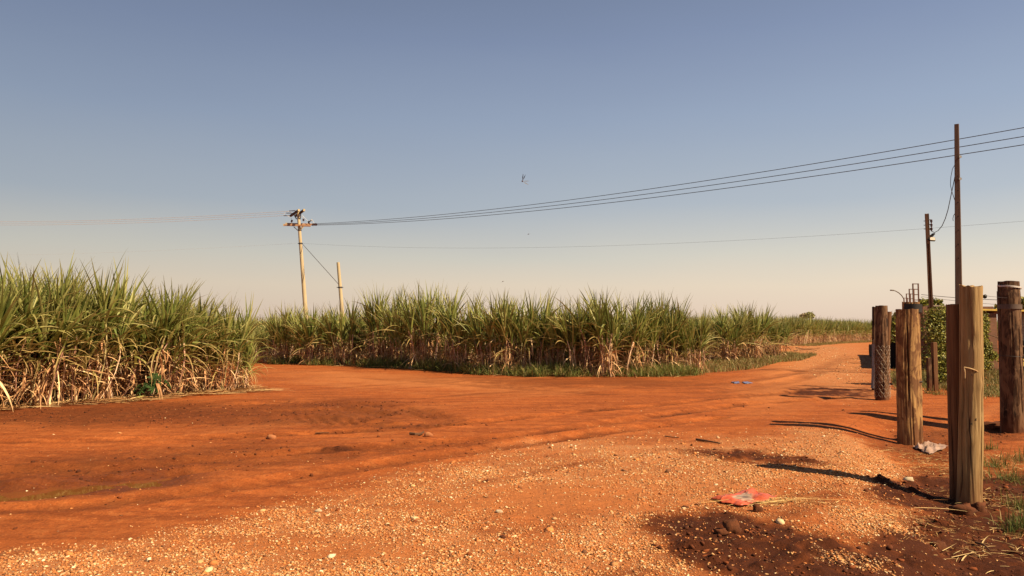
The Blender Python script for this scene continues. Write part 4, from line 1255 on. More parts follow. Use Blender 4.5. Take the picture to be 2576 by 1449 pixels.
# extras on the posts
fr = lambda z, b_, t_: (z - b_.z) / (t_.z - b_.z)
mb = MB()                                    # flat ring: rubber band
axb = (tb2 - bb2).normalized(); ux = axb.cross(Vector((0, 1, 0))).normalized(); uy = axb.cross(ux)
zc0, zc1 = .925, .985
vs, fs = [], []
for i in range(40):
    a = 2 * math.pi * i / 40
    for tt in (zc0, zc1):
        vs.append(bb2.lerp(tb2, tt) + (ux * math.cos(a) + uy * math.sin(a)) * (21 * bb2.y / F * 1.12 + .003 * math.sin(a * 5)))
for i in range(28):
    j = (i + 1) % 40; i0 = (i + 2) % 40; j0 = (i0 + 1) % 40
    fs.append((i0 * 2, j0 * 2, j0 * 2 + 1, i0 * 2 + 1))
mb.add(vs, fs)
mb.build("rubber_band", M_BLACK, pb2, True)
band(pb2, bb2, tb2, .42, 23 * bb2.y / F, .003, "wire_tie", M_WIRE, 2, .015, 2)
band(pd_, bd_, td_, .955, 25 * bd_.y / F, .004, "wire_tie", M_WIRE_PALE, 3, .02, 3)
band(pd_, bd_, td_, .50, 26 * bd_.y / F, .004, "wire_tie", M_WIRE, 1, .01, 4)
mb = MB(); vs, fs = [], []
axd = (td_ - bd_).normalized(); ux = axd.cross(Vector((0, 1, 0))).normalized(); uy = axd.cross(ux)
for i in range(40):
    a = 2 * math.pi * i / 40
    for tt in (.815, .845):
        vs.append(bd_.lerp(td_, tt) + (ux * math.cos(a) + uy * math.sin(a)) * (25.5 * bd_.y / F * 1.04))
for i in range(40):
    j = (i + 1) % 40; fs.append((i * 2, j * 2, j * 2 + 1, i * 2 + 1))
mb.add(vs, fs); mb.build("metal_strap", plain("dull_strap", (0.16, 0.11, 0.085), None, 0.7, 12), pd_, True)
# netting on the dark post: zigzag rows of wire
mb = MB(); axc = (tc - bc).normalized(); ux = axc.cross(Vector((0, 1, 0))).normalized(); uy = axc.cross(ux)
Rc = 16.5 * bc.y / F * 1.10
for k in range(15):
    pts = []
    for i in range(61):
        a = 2 * math.pi * i / 60
        zz = .03 + k * .037 + .030 * (abs(((i * 10 / 60 + (k % 2) * .5) % 1) * 2 - 1)) + .002 * math.sin(i * 1.7 + k)
        pts.append(bc.lerp(tc, zz) + (ux * math.cos(a) + uy * math.sin(a)) * (Rc * (1 + .035 * math.sin(i * 2.1 + k * 1.3))))
    mb.tube(pts, .0026, 4, False)
pts = [bc.lerp(tc, .02 + .62 * i / 20) + (ux * math.cos(-.15) + uy * math.sin(-.15)) * Rc * (1.03 + .03 * math.sin(i * 2)) for i in range(21)]
mb.tube(pts, .006, 5)
mb.build("wire_netting", M_BRIGHTWIRE, pc, True)
log_mesh("foil_wrap", bc2.lerp(tc2, .02), bc2.lerp(tc2, .55), 6.6 * bc2.y / F, 6.6 * bc2.y / F, M_SILVER, 3, parent=pc2, rough=.08, n=24, m=20, origin=bc2, sink=0.0)
# nearest post: knots, hanging strip, insulator
M_KNOT = plain("dark_knot", (0.03, 0.016, 0.009), None, 0.9, 20, bmp=0)
for (px, py, s_) in ((2393 + 38, 931, 4), (2428, 942, 3.4), (2461, 920, 5), (2440, 1052, 5.5), (2427, 1063, 4)):
    p = W(px, py, ba.y)
    off_ = (p - ba); off_.z = 0
    xo = p.x - (ba.x + (ta.x - ba.x) * (p.z - ba.z) / (ta.z - ba.z))
    R_ = 27 * ka
    yy = ba.y - math.sqrt(max(1e-5, R_ * R_ - xo * xo)) * 1.0
    sz = s_ * ka * .5
    ring = []
    for i in range(9):
        a = 2 * math.pi * i / 9
        xx = p.x + sz * math.cos(a); xo2 = xx - ba.x
        y2 = ba.y - math.sqrt(max(1e-5, R_ * R_ - min(xo2 * xo2, R_ * R_ * .95))) - .004
        ring.append((xx, y2, p.z + sz * 1.2 * math.sin(a)))
    mb = MB(); mb.add(ring, [tuple(range(9))]); mb.build("knot_hole", M_KNOT, pa)
mb = MB()
q = []
for i in range(13):
    t = i / 12
    px, py = 2411 + 58 * t, 923 + 24 * t * t + 3 * math.sin(t * 3)
    p = W(px, py, ba.y)
    xo = p.x - ba.x; R_ = 27 * ka
    p.y = ba.y - math.sqrt(max(0, R_ * R_ - xo * xo)) - .012
    q.append(p)
mb.tube(q, [.008] * 5 + [.007] * 4 + [.005] * 4, 6)
p0 = q[0]
mb.tube([p0, p0 + Vector((.0, -.01, -.05)), p0 + Vector((.002, -.005, -.10))], [.008, .008, .005], 6)
mb.build("bark_strip", plain("peeled_bark_strip", (0.62, 0.42, 0.20), (0.45, 0.26, 0.12), 0.8, 20), pa, True)
mb = MB()
ip = W(2470, 747, ba.y)
mb.tube([ip + Vector((-.02, 0, 0)), ip + Vector((.02, -.01, .005))], .006, 8)
mb.tube([ip + Vector((.012, -.01, -.008)), ip + Vector((.022, -.01, .004)), ip + Vector((.034, -.01, .016))], [.014, .020, .012], 10)
mb.build("insulator_knob", M_BLACK, pa, True)

def wire(name, label, pts, rad, mat, cat="cable", group=None, n=6):
    mb = MB(); mb.tube(pts, rad, n)
    o = mb.build(name, mat, None, True, origin=Vector(pts[0]))
    return tag(o, label, cat, group)

def sagline(a, b, sag, n=40, t1=1.0):
    a, b = Vector(a), Vector(b)
    return [a.lerp(b, t) - Vector((0, 0, sag * 4 * t * (1 - t))) for t in [t1 * i / n for i in range(n + 1)]]

# ------------------------------------------------------------------ utility poles
def pole_tapered(mb, a, b, r0, r1, n=20, m=16):
    a, b = Vector(a), Vector(b)
    mb.tube([a.lerp(b, i / m) for i in range(m + 1)], [r0 + (r1 - r0) * i / m for i in range(m + 1)], n)

DP = 58.0
kp = DP / F
bot, topp = W(769, 786, DP), W(750, 532, DP)
dirp = (topp - bot) / (topp.z - bot.z)
foot = bot - dirp * (bot.z + .2)
pole = thing("utility_pole", "tall leaning cream utility pole with crossed double crossarms in the cane", "utility pole", foot)
mb = MB(); pole_tapered(mb, foot, topp, .185, .105); mb.build("pole", M_CREAM, pole, True)
def pxp(px, py, dd=0.0):
    return W(px, py, DP + dd)
def crossarm(a, b, w, mat):
    mb = MB(); mb.bar(a, b, w, w * 1.15, .012); mb.build("crossarm", mat, pole)
crossarm(pxp(751.7, 529, -1.0), pxp(731, 543, 1.3), .14, M_CROSSARM_DARK)
crossarm(pxp(765, 528.5, -1.0), pxp(744, 543, 1.3), .14, M_CROSSARM_DARK)
dv = (pxp(731, 543, 1.3) - pxp(751.7, 529, -1.0)).normalized()
for q_ in (pxp(751.7, 529, -1.0), pxp(765, 528.5, -1.0)):
    mb = MB(); mb.bar(q_ - dv * .03, q_ + dv * .03, .15, .17); mb.build("crossarm_lit_end", M_CREAM, pole)  # pale caps paint the sunlit near ends of the arms
crossarm(pxp(714, 566, -.32), pxp(781.5, 568, -.10), .115, M_CROSSARM)
crossarm(pxp(719.5, 563, .14), pxp(796, 565, .42), .115, M_CROSSARM)
for (a, b_) in ((pxp(712.5, 565.9, -.32), pxp(717, 566, -.30)), (pxp(718, 563, .13), pxp(723, 563.1, .14))):
    mb = MB(); mb.bar(a, b_, .125, .145); mb.build("crossarm_lit_end", M_CREAM, pole)  # cream caps stand in for sunlight on the left end faces
for (a, b_, mt) in ((pxp(739, 570.5, -.2), pxp(749, 579.5, -.1), M_WIRE), (pxp(761.5, 569, -.2), pxp(755.5, 579, -.12), M_CREAM), (pxp(766, 568, .2), pxp(756, 578.5, .12), M_CREAM),
                    (pxp(739.5, 540, .4), pxp(746, 551, .05), M_WIRE), (pxp(757, 537, -.3), pxp(755, 551, -.05), M_WIRE)):
    mb = MB(); mb.bar(a, b_, .06, .05); mb.build("brace", mt, pole)
def insulator_string(a, b_, nd=5):
    mb = MB(); a, b_ = Vector(a), Vector(b_)
    pts, rs = [], []
    for i in range(nd):
        for f_, r_ in ((0, .015), (.3, .05), (.55, .045), (.6, .015), (1, .015)):
            pts.append(a.lerp(b_, (i + f_ * .99) / nd)); rs.append(r_)
    mb.tube(pts, rs, 10)
    return mb
UPL = [((743, 529.8, -.7), (727, 531.0, -.6)), ((735, 536, .4), (720, 536.2, .4)), ((729.5, 542.5, 1.2), (713, 542.3, 1.2))]
for a, b_ in UPL:
    insulator_string(pxp(*a), pxp(*b_)).build("insulator", M_INSUL, pole, True)
RGT = [((786, 563.2, .3), (797, 562.6, .1)), ((786, 565.2, .2), (799, 564.6, .0)), ((785, 566.8, .1), (798, 566.4, -.1))]
for a, b_ in RGT:
    insulator_string(pxp(*a), pxp(*b_), 4).build("insulator", M_INSUL, pole, True)
for (px, py, h_) in ((763.5, 553, .0), (733.3, 556, .0), (777, 559.5, .0)):
    mb = MB(); c0 = pxp(px, py + 3.4, .1); c1 = pxp(px + (1.5 if px < 740 else 0), py - 3.2, .1)
    mb.tube([c0, c0.lerp(c1, .2), c0.lerp(c1, .5), c0.lerp(c1, .8), c1], [.03, .08, .06, .08, .03], 10)
    mb.build("fuse_cutout", M_INSUL, pole, True)
mb = MB(); mb.tube([pxp(775, 556.5), pxp(778, 557.5), pxp(784, 553.8)], [.035, .04, .05], 8); mb.build("switch_arm", M_WIRE, pole, True)
mb = MB(); mb.tube([pxp(783, 554.4), pxp(785.4, 552.8)], [.06, .06], 8); mb.build("switch_cap", M_WHITE, pole, True)
for pts in ([(729, 543), (721, 541), (733, 549), (733, 561)], [(757, 546), (762, 546.5), (763.5, 550)], [(759, 540), (770, 552), (776, 557)], [(785, 553.5), (788, 557), (790, 562)],
            [(714, 542), (716, 534), (727, 532), (735, 535)]):
    mb = MB(); mb.tube([pxp(x_, y_, .15) for x_, y_ in pts], .012, 5); mb.build("jumper_wire", M_WIRE_PALE, pole, True)
for yy, hw in ((579, 8.5), (612.6, 9.5)):
    t = fr(pxp(750, yy).z, foot, topp); c0 = foot.lerp(topp, t)
    mb = MB(); mb.tube([c0 - dirp * .05, c0 + dirp * .05], [.185 - .08 * t + .02] * 2, 20)
    mb.bar(c0 + Vector((-hw * kp * .5 - .05, -.05, 0)), c0 + Vector((hw * kp * .5 + .05, -.05, 0)), .05, .05)
    mb.build("collar", M_WIRE, pole, True)

D2 = 52.0
b2, t2 = W(861, 786, D2), W(850.5, 660, D2); dv = (t2 - b2) / (t2.z - b2.z); f2 = b2 - dv * (b2.z + .2)
stub = thing("stub_pole", "short cream stub pole anchoring the guy wire right of the tall pole", "pole", f2)
mb = MB(); pole_tapered(mb, f2, t2, .15, .105); mb.build("pole", M_CREAM, stub, True)
t = fr(W(858, 723, D2).z, f2, t2); c0 = f2.lerp(t2, t)
mb = MB(); mb.tube([c0 - dv * .04, c0 + dv * .04], [.14] * 2, 16); mb.bar(c0 + Vector((-.22, -.05, 0)), c0 + Vector((.22, -.05, 0)), .05, .05); mb.build("collar", M_WIRE, stub, True)
wire("guy_wire", "taut guy wire slanting from the tall cream pole to the stub pole", [W(762, 615, DP), W(858, 722, D2)], .018, M_WIRE, "guy wire")

PG = "power lines on the cream pole"
ends = [(2576, 321, 26.7), (2576, 343, 26.3), (2576, 364, 25.9)]
labs = ["uppermost of three dark power lines rising from the cream pole to the right", "middle of three dark power lines rising from the cream pole to the right",
        "lowest of three dark power lines rising from the cream pole to the right"]
for (a, b_), e, lb in zip(RGT, ends, labs):
    wire("power_line", lb, sagline(pxp(*b_), W(*e), .58, 70, 1.5), .014, M_WIRE, "power line", PG)
lend = [(-40, 557, 78), (-40, 561, 79), (-40, 565.5, 80)]
labs = ["highest of the three pale lines running left from the crossarms", "second of the three pale lines running left from the crossarms", "lowest of the three pale lines running left from the crossarms"]
for (a, b_), e, lb in zip(UPL, lend, labs):
    wire("power_line", lb, sagline(pxp(*b_), W(*e), .25, 40, 1.4), .0135, M_WIRE_PALE, "power line", PG)
wire("service_line", "thin slack line from the cream pole's collar across to the right poles", sagline(W(758, 612, DP), W(2640, 551, 30), 0.70, 60, 1.0), .004, M_WIRE, "power line")
wire("service_line", "faint thin line leaving the cream pole's collar to the left", sagline(W(746, 612, DP), W(-60, 643, 90), .2, 30), .0035, M_WIRE_PALE, "power line")

# tall reddish pole and floodlight pole on the right
DE = 25.0
eb, et = W(2412, 760, DE), W(2406.5, 313, DE); dv = (et - eb) / (et.z - eb.z); ef = eb - dv * (eb.z + .2)
tall = thing("concrete_pole", "very tall square reddish brown pole above the nearest post", "utility pole", ef)
mb = MB()
SQ = Matrix.Rotation(math.radians(-30), 3, 'Z')
def sq_pole(mb, a, b_, w0, w1):
    vs = []
    for p, w_ in ((a, w0), (b_, w1)):
        h = w_ / 2; c = h * .18
        for sx_, sy_ in ((-h + c, -h), (h - c, -h), (h, -h + c), (h, h - c), (h - c, h), (-h + c, h), (-h, h - c), (-h, -h + c)):
            vs.append(p + SQ @ Vector((sx_, sy_, 0)))
    fs = [(i, (i + 1) % 8, 8 + (i + 1) % 8, 8 + i) for i in range(8)] + [tuple(range(7, -1, -1)), tuple(range(8, 16))]
    mb.add(vs, fs)
ke = DE / F
sq_pole(mb, ef, et, 19 * ke, 10.5 * ke); mb.build("pole", M_POLE_RED, tall)
for yy in (337, 345, 354, 363, 374, 386, 403, 412, 432, 444, 480, 510, 545, 580, 615, 650):
    c0 = W(2408.2 + (yy - 312) * .009, yy, DE); c0 += SQ @ Vector((0, -((5.25 + (yy - 312) * .0083) * ke + .002), 0)); nv_ = SQ @ Vector((0, 1, 0))
    mb = MB(); mb.tube([c0 + nv_ * .02, c0 - nv_ * .004], .018, 8); mb.build("bolt_hole", M_BLACK, tall)
for yy in (397, 452):
    c0 = W(2409, yy, DE); c0.y -= 6.5 * ke
    m3 = MB(); m3.tube([c0 + Vector((0, .06, 0)), c0 + Vector((0, -.05, 0))], .03, 8); m3.tube([c0 + Vector((0, -.05, 0)), c0 + Vector((0, -.08, 0))], .045, 10)
    m3.build("bolt", M_STEEL, tall, True)
DFp = 26.0
fb_, ft_ = W(2342, 768, DFp), W(2331.5, 538, DFp); dv = (ft_ - fb_) / (ft_.z - fb_.z); ff = fb_ - dv * (fb_.z + .2)
flood = thing("light_pole", "leaning grooved pole carrying floodlights and an insulator rack", "light pole", ff)
kf = DFp / F
mb = MB()
# H section: two flanges and a web
for s_ in (-1, 1):
    off_ = Vector((s_ * 4.1 * kf, 0, 0)); mb_t = Vector((s_ * 2.9 * kf, 0, 0))
    vs = []
    for p, o_, w_ in ((ff, off_, 3.6 * kf), (ft_, mb_t, 2.9 * kf)):
        for sx_, sy_ in ((-1, -1), (1, -1), (1, 1), (-1, 1)):
            vs.append(p + SQ @ (o_ + Vector((sx_ * w_ / 2, sy_ * 5 * kf, 0))))
    mb.add(vs, [(0, 1, 5, 4), (1, 2, 6, 5), (2, 3, 7, 6), (3, 0, 4, 7), (3, 2, 1, 0), (4, 5, 6, 7)])
mb.build("pole", M_POLE_TAN, flood)
mb = MB(); vs = []
for p, w_ in ((ff, 5.5 * kf), (ft_, 3.5 * kf)):
    for sx_, sy_ in ((-1, -1), (1, -1), (1, 1), (-1, 1)):
        vs.append(p + SQ @ Vector((sx_ * w_ / 2, sy_ * 2.2 * kf, 0)))
mb.add(vs, [(0, 1, 5, 4), (1, 2, 6, 5), (2, 3, 7, 6), (3, 0, 4, 7), (3, 2, 1, 0), (4, 5, 6, 7)]); mb.build("web", M_BROWN_WOOD, flood)
# upper solid stretch
mb = MB(); s0 = ff.lerp(ft_, fr(W(2335, 614, DFp).z, ff, ft_))
mb.bar(s0, ft_, 9.5 * kf, 10.4 * kf, .01, up=SQ @ Vector((0, 1, 0))); mb.build("pole_head", M_POLE_TAN, flood)
for yy in (556, 566.5, 576):
    c0 = W(2331.5 + (yy - 538) * .03, yy, DFp)
    mb = MB(); mb.tube([c0 + Vector((-8.5 * kf, 0, 0)), c0 + Vector((-4 * kf, 0, 0))], .012, 6); mb.build("bolt", M_WIRE, flood, True)
    mb = MB(); e_ = c0 + Vector((9.8 * kf, -.02, -.2 * kf)); mb.tube([e_ + Vector((0, 0, -.045)), e_ + Vector((0, 0, -.02)), e_ + Vector((0, 0, .0)), e_ + Vector((0, 0, .025)), e_ + Vector((0, 0, .045))], [.03, .045, .026, .045, .03], 12)
    mb.build("insulator", M_INSUL, flood, True)
mb = MB(); mb.bar(W(2342.5, 552, DFp), W(2343.5, 582, DFp), .015, .03)
for yy in (553, 565, 577):
    mb.bar(W(2335, yy, DFp), W(2342.5, yy, DFp), .015, .03)
mb.build("insulator_rack", M_RUST, flood)
# floodlight facing the road
c0 = W(2338, 603, DFp); c0.y -= .16
Rf = Matrix.Rotation(math.radians(4), 3, 'Y') @ Matrix.Rotation(math.radians(-18), 3, 'X')
lamp = MB(); lamp.box(c0, (14.6 * kf * 1.0, .07, 10.2 * kf), Rf, .008)
lo_ = lamp.build("floodlight", M_BLACK, flood)
mb = MB(); mb.box(c0 + Rf @ Vector((0, -.038, 0)), (12.6 * kf, .006, 8.0 * kf), Rf); mb.build("lamp_glass", M_GLASS, lo_, origin=flood.location)
mb = MB(); mb.bar(c0 + Vector((-.06, .02, 0)), c0 + Vector((-.10, .16, 0)), .03, .04); mb.build("bracket", M_BLACK, lo_, origin=flood.location)
c1 = W(2345.5, 591.5, DFp)
mb = MB(); mb.box(c1, (.05, .16, .14), Matrix.Rotation(math.radians(42), 3, 'Y'), .006); mb.bar(c1, W(2337, 592.5, DFp), .02, .03)
mb.build("floodlight", M_BLACK, flood)
# cables between the two poles
cpts = [(2402, 445, DE), (2397, 470, DE), (2391, 498, DE), (2385, 527, DE), (2378, 550, DE + .3), (2370, 568, DE + .5), (2360, 580, DE + .8), (2351, 585, DE + .9), (2344, 582, DFp), (2338, 574, DFp)]
wire("drop_cable", "slack dark cable hanging from the tall reddish pole to the floodlight pole", [W(*c) for c in cpts], .012, M_WIRE, "cable")
wire("cable_loop", "loose loop of cable bulging left of the tall reddish pole", [W(x_, y_, DE) for x_, y_ in ((2403, 413), (2396, 425), (2392, 445), (2391, 465), (2394, 480), (2399, 495), (2404, 510))], .009, M_WIRE, "cable")
wire("cable_end", "short curled cable end hanging off the tall reddish pole", [W(x_, y_, DE) for x_, y_ in ((2404, 534), (2399, 542), (2397, 550), (2398, 556))], .009, M_WIRE, "cable")
wire("fence_wire", "thin wire running right from the black knob on the nearest post", [ip + Vector((.03, -.01, .01)), W(2520, 748.5, bd_.y - .3), W(2640, 756, 14)], .002, M_WIRE, "wire")
wire("distant_line", "upper distant line crossing behind the floodlight pole", sagline(W(2318, 741, 60), W(2700, 757, 45), .15, 20), .02, M_WIRE, "power line")
wire("distant_line", "lower distant line crossing behind the floodlight pole", sagline(W(2318, 746, 60), W(2700, 775, 45), .15, 20), .012, M_WIRE, "power line")

# distant street lamp
DL = 70.0
lroot = thing("street_lamp", "distant curved street lamp arm above the far shrub", "street lamp", (W(2278, 800, DL).x, DL, gz(40, DL)))
mb = MB(); xb = W(2278, 800, DL).x
apex = W(2274, 752, DL)
mb.tube([(xb, DL, 0), (apex.x, DL, apex.z)], [.08, .06], 8)
mb.tube([W(x_, y_, DL) for x_, y_ in ((2274, 752), (2268, 743), (2261, 736.5), (2253, 732), (2247, 730.5))], .045, 6); mb.build("pole", M_LAMPGREY, lroot, True)
mb = MB(); mb.bar(W(2248, 730.6, DL), W(2240, 730.0, DL), .25, .10, .02); mb.build("lamp_head", M_LAMPGREY, lroot)

# ladder-like steel columns of the unfinished wall
for (px, top, dd, wpx, lb) in ((2303, 713, 27.0, 13.5, "tallest rusty ladder like steel column, nearest of the four over the posts"), (2293, 726.5, 30.6, 11.5, "second tallest rusty steel ladder column of the stepped four"),
                               (2285, 738.5, 34.5, 10, "third rusty steel ladder column of the stepped four, counting from tallest"), (2278, 749, 38.6, 9, "shortest looking and farthest rusty steel ladder column of the four")):
    k = dd / F; tp_ = W(px, top, dd); x0 = tp_.x - wpx * k / 2; x1_ = tp_.x + wpx * k / 2
    z0 = gz(tp_.x, dd)
    root = thing("steel_column", lb, "steel frame", (tp_.x, dd, z0), "stepped steel ladder columns")
    mb = MB()
    for xx in (x0, x1_):
        mb.bar((xx, dd, z0), (xx, dd, tp_.z), .035, .035)
    mb.build("upright", M_RUST, root)
    mb = MB(); zz = tp_.z - .018
    while zz > 1.2:
        mb.bar((x0 + .018, dd, zz), (x1_ - .018, dd, zz), .028, .028); zz -= 13.5 * k if dd < 28 else 12 * k
    mb.build("rungs", M_RUST, root)

# ------------------------------------------------------------------ house and yard at the right
def slab(mb, x0, x1, y0, y1, z0, z1):
    mb.box(((x0 + x1) / 2, (y0 + y1) / 2, (z0 + z1) / 2), (x1 - x0, y1 - y0, z1 - z0))
DW = 29.0
xl, xr_ = W(2322, 800, DW).x, W(2500, 800, DW).x
zt = W(2350, 771, DW).z
wroot = thing("brick_wall", "low brown brick wall behind the green bush", "wall", ((xl + xr_) / 2, DW, 0))
mb = MB(); slab(mb, xl, xr_, DW, DW + .22, -.1, zt); mb.build("masonry", M_BRICK, wroot)
mb = MB(); slab(mb, xl + .25, xl + 1.6, DW - .05, DW + .3, zt + .002, zt + .05); mb.build("coping_slab", plain("pale_slab", (0.45, 0.36, 0.27), None, .8, 6), wroot)
# shed with a yellow roof edge
DS = 27.0
sx0, sx1 = W(2462, 780, DS).x, W(2760, 780, DS).x
ze = W(2490, 776, DS).z
shed = thing("shed", "low brick shed with a yellow painted roof edge behind the right posts", "shed", ((sx0 + sx1) / 2, DS + 1.5, 0))
mb = MB(); mb.bar((sx0, DS, ze - .04), (sx1, DS, ze - .14), .06, .06); mb.build("roof_edge", M_YELLOW, shed)
mb = MB()
vs = [(sx0, DS + .035, ze), (sx1, DS + .035, ze - .10), (sx1, DS + 4, ze - .08), (sx0, DS + 4, ze)]
mb.add(vs + [(a, b_, c - .05) for a, b_, c in vs], [(0, 1, 2, 3), (7, 6, 5, 4), (0, 4, 5, 1), (1, 5, 6, 2), (2, 6, 7, 3), (3, 7, 4, 0)]); mb.build("roof", M_RUST, shed)
p0, p1 = W(2490, 800, DS).x, W(2512, 800, DS).x
mb = MB(); slab(mb, p0, p1, DS + .1, DS + .45, -.1, ze - .16); mb.build("pillar", M_BRICK, shed)
mb = MB(); slab(mb, sx0 + .1, W(2556, 800, DS).x, DS + 1.6, DS + 1.8, -.1, ze - .06); mb.build("wall", M_BRICK, shed)
mb = MB(); slab(mb, W(2557, 800, DS).x, sx1 - .1, DS + .5, DS + .7, -.1, ze - .16); mb.build("block_wall", M_BLOCK, shed)
mb = MB(); yb = W(2600, 912, DS - 2).z
slab(mb, W(2563, 910, DS - 2).x, W(2640, 910, DS - 2).x, DS - 2.0, DS - 1.6, yb - .12, yb + .1)
lb_ = mb.build("trough", M_YELLOW, None, origin=(W(2563, 910, DS - 2).x, DS - 2, 0))
for fx in (2567, 2630):
    mb = MB(); xx = W(fx, 910, DS - 2).x; slab(mb, xx - .03, xx + .03, DS - 1.85, DS - 1.75, -.05, yb - .123)
    mb.build("leg", M_RUST, lb_, origin=lb_.location)
tag(lb_, "yellow bench like trough at the photo's right edge by the block wall", "trough")
# black kettle-like drum beside it
mb = MB(); kx = W(2574, 870, DS - 1.2)
mb.tube([(kx.x, kx.y, kx.z - .42), (kx.x, kx.y, kx.z - .38), (kx.x, kx.y, kx.z), (kx.x, kx.y, kx.z + .18), (kx.x, kx.y, kx.z + .24)], [.14, .20, .22, .20, .10], 16)
mb.tube([(kx.x, kx.y, gz(kx.x, kx.y)), (kx.x, kx.y, kx.z - .41)], .04, 8)
tag(mb.build("black_drum", M_BLACK, None, True, origin=(kx.x, kx.y, 0)), "black round drum on a stand before the grey block wall", "drum")

# black tarp screen beside the track
a0, a1 = G(2240, 927), G(2186, 893)
zt0, zt1 = W(2240, 861, a0.y).z, W(2186, 866, a1.y).z
scr = thing("tarp_screen", "long low black tarpaulin screen beside the track behind the posts", "screen", a0)
mb = MB(); n_ = 40
right = Vector((1, 0, 0))
vs, fs = [], []
corner = [Vector((a0.x + 1.1, a0.y - .1, 0)), a0, a1]
pathp = []
for i in range(12): pathp.append((corner[0].lerp(corner[1], i / 12), zt0))
for i in range(n_ + 1):
    t = i / n_; pathp.append((corner[1].lerp(corner[2], t), zt0 + (zt1 - zt0) * t))
for i, (p, z_) in enumerate(pathp):
    for j in range(7):
        s_ = j / 6
        wv = .03 * math.sin(i * .9 + j * .4) * (1 - s_)
        vs.append((p.x + wv, p.y + wv, gz(p.x, p.y) - .02 + (z_ - gz(p.x, p.y)) * s_ + (.02 * math.sin(i * 1.3) if j == 6 else 0)))
m_ = len(pathp)
for i in range(m_ - 1):
    for j in range(6):
        fs.append((i * 7 + j, (i + 1) * 7 + j, (i + 1) * 7 + j + 1, i * 7 + j + 1))
nv = len(vs)
vs += [(x_ + .05, y_ + .04, z_) for x_, y_, z_ in vs]
fs += [tuple(nv + k_ for k_ in reversed(f_)) for f_ in fs]
for i in range(m_ - 1):
    fs.append((i * 7 + 6, (i + 1) * 7 + 6, nv + (i + 1) * 7 + 6, nv + i * 7 + 6))
mb.add(vs, fs); mb.build("tarpaulin", M_TARP, scr, True)
for t in (0.02, .25, .5, .75, .98):
    mb = MB(); p = corner[1].lerp(corner[2], t) + Vector((.12, .05, 0)); mb.tube([(p.x, p.y, -.05), (p.x, p.y, zt0 + (zt1 - zt0) * t - .02)], .035, 8)
    mb.build("stake", M_BARK, scr, True)
# grey slat fence beyond it
sl0, sl1 = W(2234, 858, 40), W(2290, 858, 40)
fen = thing("slat_fence", "short weathered grey slat fence behind the black tarpaulin", "fence", (sl0.x, 40, 0))
mb = MB(); i = 0; xx = sl0.x
rs = random.Random(9)
while xx < sl1.x:
    mb.bar((xx, 40, -.05), (xx + rs.uniform(-.03, .03), 40, W(2240, 836, 40).z + rs.uniform(-.12, .1)), .09, .02); xx += .13
mb.build("slats", M_POLE_TAN, fen)
mb = MB(); mb.bar((sl0.x, 40.02, .55), (sl1.x, 40.02, .55), .02, .07); mb.bar((sl0.x, 40.02, 1.0), (sl1.x, 40.02, 1.0), .02, .07); mb.build("rails", M_BARK, fen)

# small square stakes in front of the bush
for (bx_, by_, tx_, ty_, w_, lb, mt) in ((2352, 958, 2349, 861, 13, "short square orange brown stake standing in front of the green bush", M_BROWN_WOOD),
                                         (2338, 960, 2336, 900, 11, "low dark stake left of the orange brown one by the bush", M_DARK_WOOD)):
    dpt = 18.6; b_ = W(bx_, by_, dpt); z0 = gz(b_.x, dpt); t_ = W(tx_, ty_, dpt)
    mb = MB(); mb.bar((b_.x, dpt, z0 - .1), t_, w_ * dpt / F, w_ * dpt / F * .8, .008)
    tag(mb.build("stake", mt, None, origin=(b_.x, dpt, z0)), lb, "stake", "stakes before the bush")
# plank lying in the yard
a, b_ = G(2492, 955), G(2518, 963)
mb = MB(); mb.bar(a + Vector((0, 0, .05)), b_ + Vector((.15, 0, .05)), .12, .03, .005, up=(0, 0, 1))
tag(mb.build("plank", M_PALE_WOOD, None, origin=a), "pale plank lying in the yard grass left of the thick dark post", "plank")

# ------------------------------------------------------------------ loose things on the ground
def rock(name, label, cat, p, size, mat, seed, group=None, sink=.3):
    r = np.random.default_rng(seed)
    n = 12; m_ = 8
    V, Fq = [(0, 0, -1)], []
    for i in range(1, m_):
        ph = math.pi * i / m_
        for j in range(n):
            a = 2 * math.pi * j / n
            V.append((math.sin(ph) * math.cos(a), math.sin(ph) * math.sin(a), -math.cos(ph)))
    V.append((0, 0, 1)); V = np.array(V)
    d = 1 + (.55 if name == 'earth_clod' else .28) * fbm(V[:, 0] * 1.3 + seed, V[:, 1] * 1.3 + V[:, 2] * 1.7, seed, 3) + (.30 if name == 'earth_clod' else .12) * vn(V[:, 0] * 4 + V[:, 2] * 3, V[:, 1] * 4, seed)
    V = np.sign(V) * np.abs(V) ** .85 * d[:, None] * np.array(size)[None] / 2
    tri = [(0, 1 + (j + 1) % n, 1 + j) for j in range(n)]
    for i in range(m_ - 2):
        for j in range(n):
            a, b_ = 1 + i * n + j, 1 + i * n + (j + 1) % n
            Fq.append((a, b_, b_ + n, a + n))
    last = len(V) - 1; st_ = 1 + (m_ - 2) * n
    tri += [(st_ + j, st_ + (j + 1) % n, last) for j in range(n)]
    p = Vector(p); z = float(surf(np.array([p.x]), np.array([p.y]))[0]) + size[2] * (.5 - sink)
    o = np_mesh(name, V, [np.array(Fq), np.array(tri)], mat)
    o.location = (p.x, p.y, z)
    return tag(o, label, cat, group)

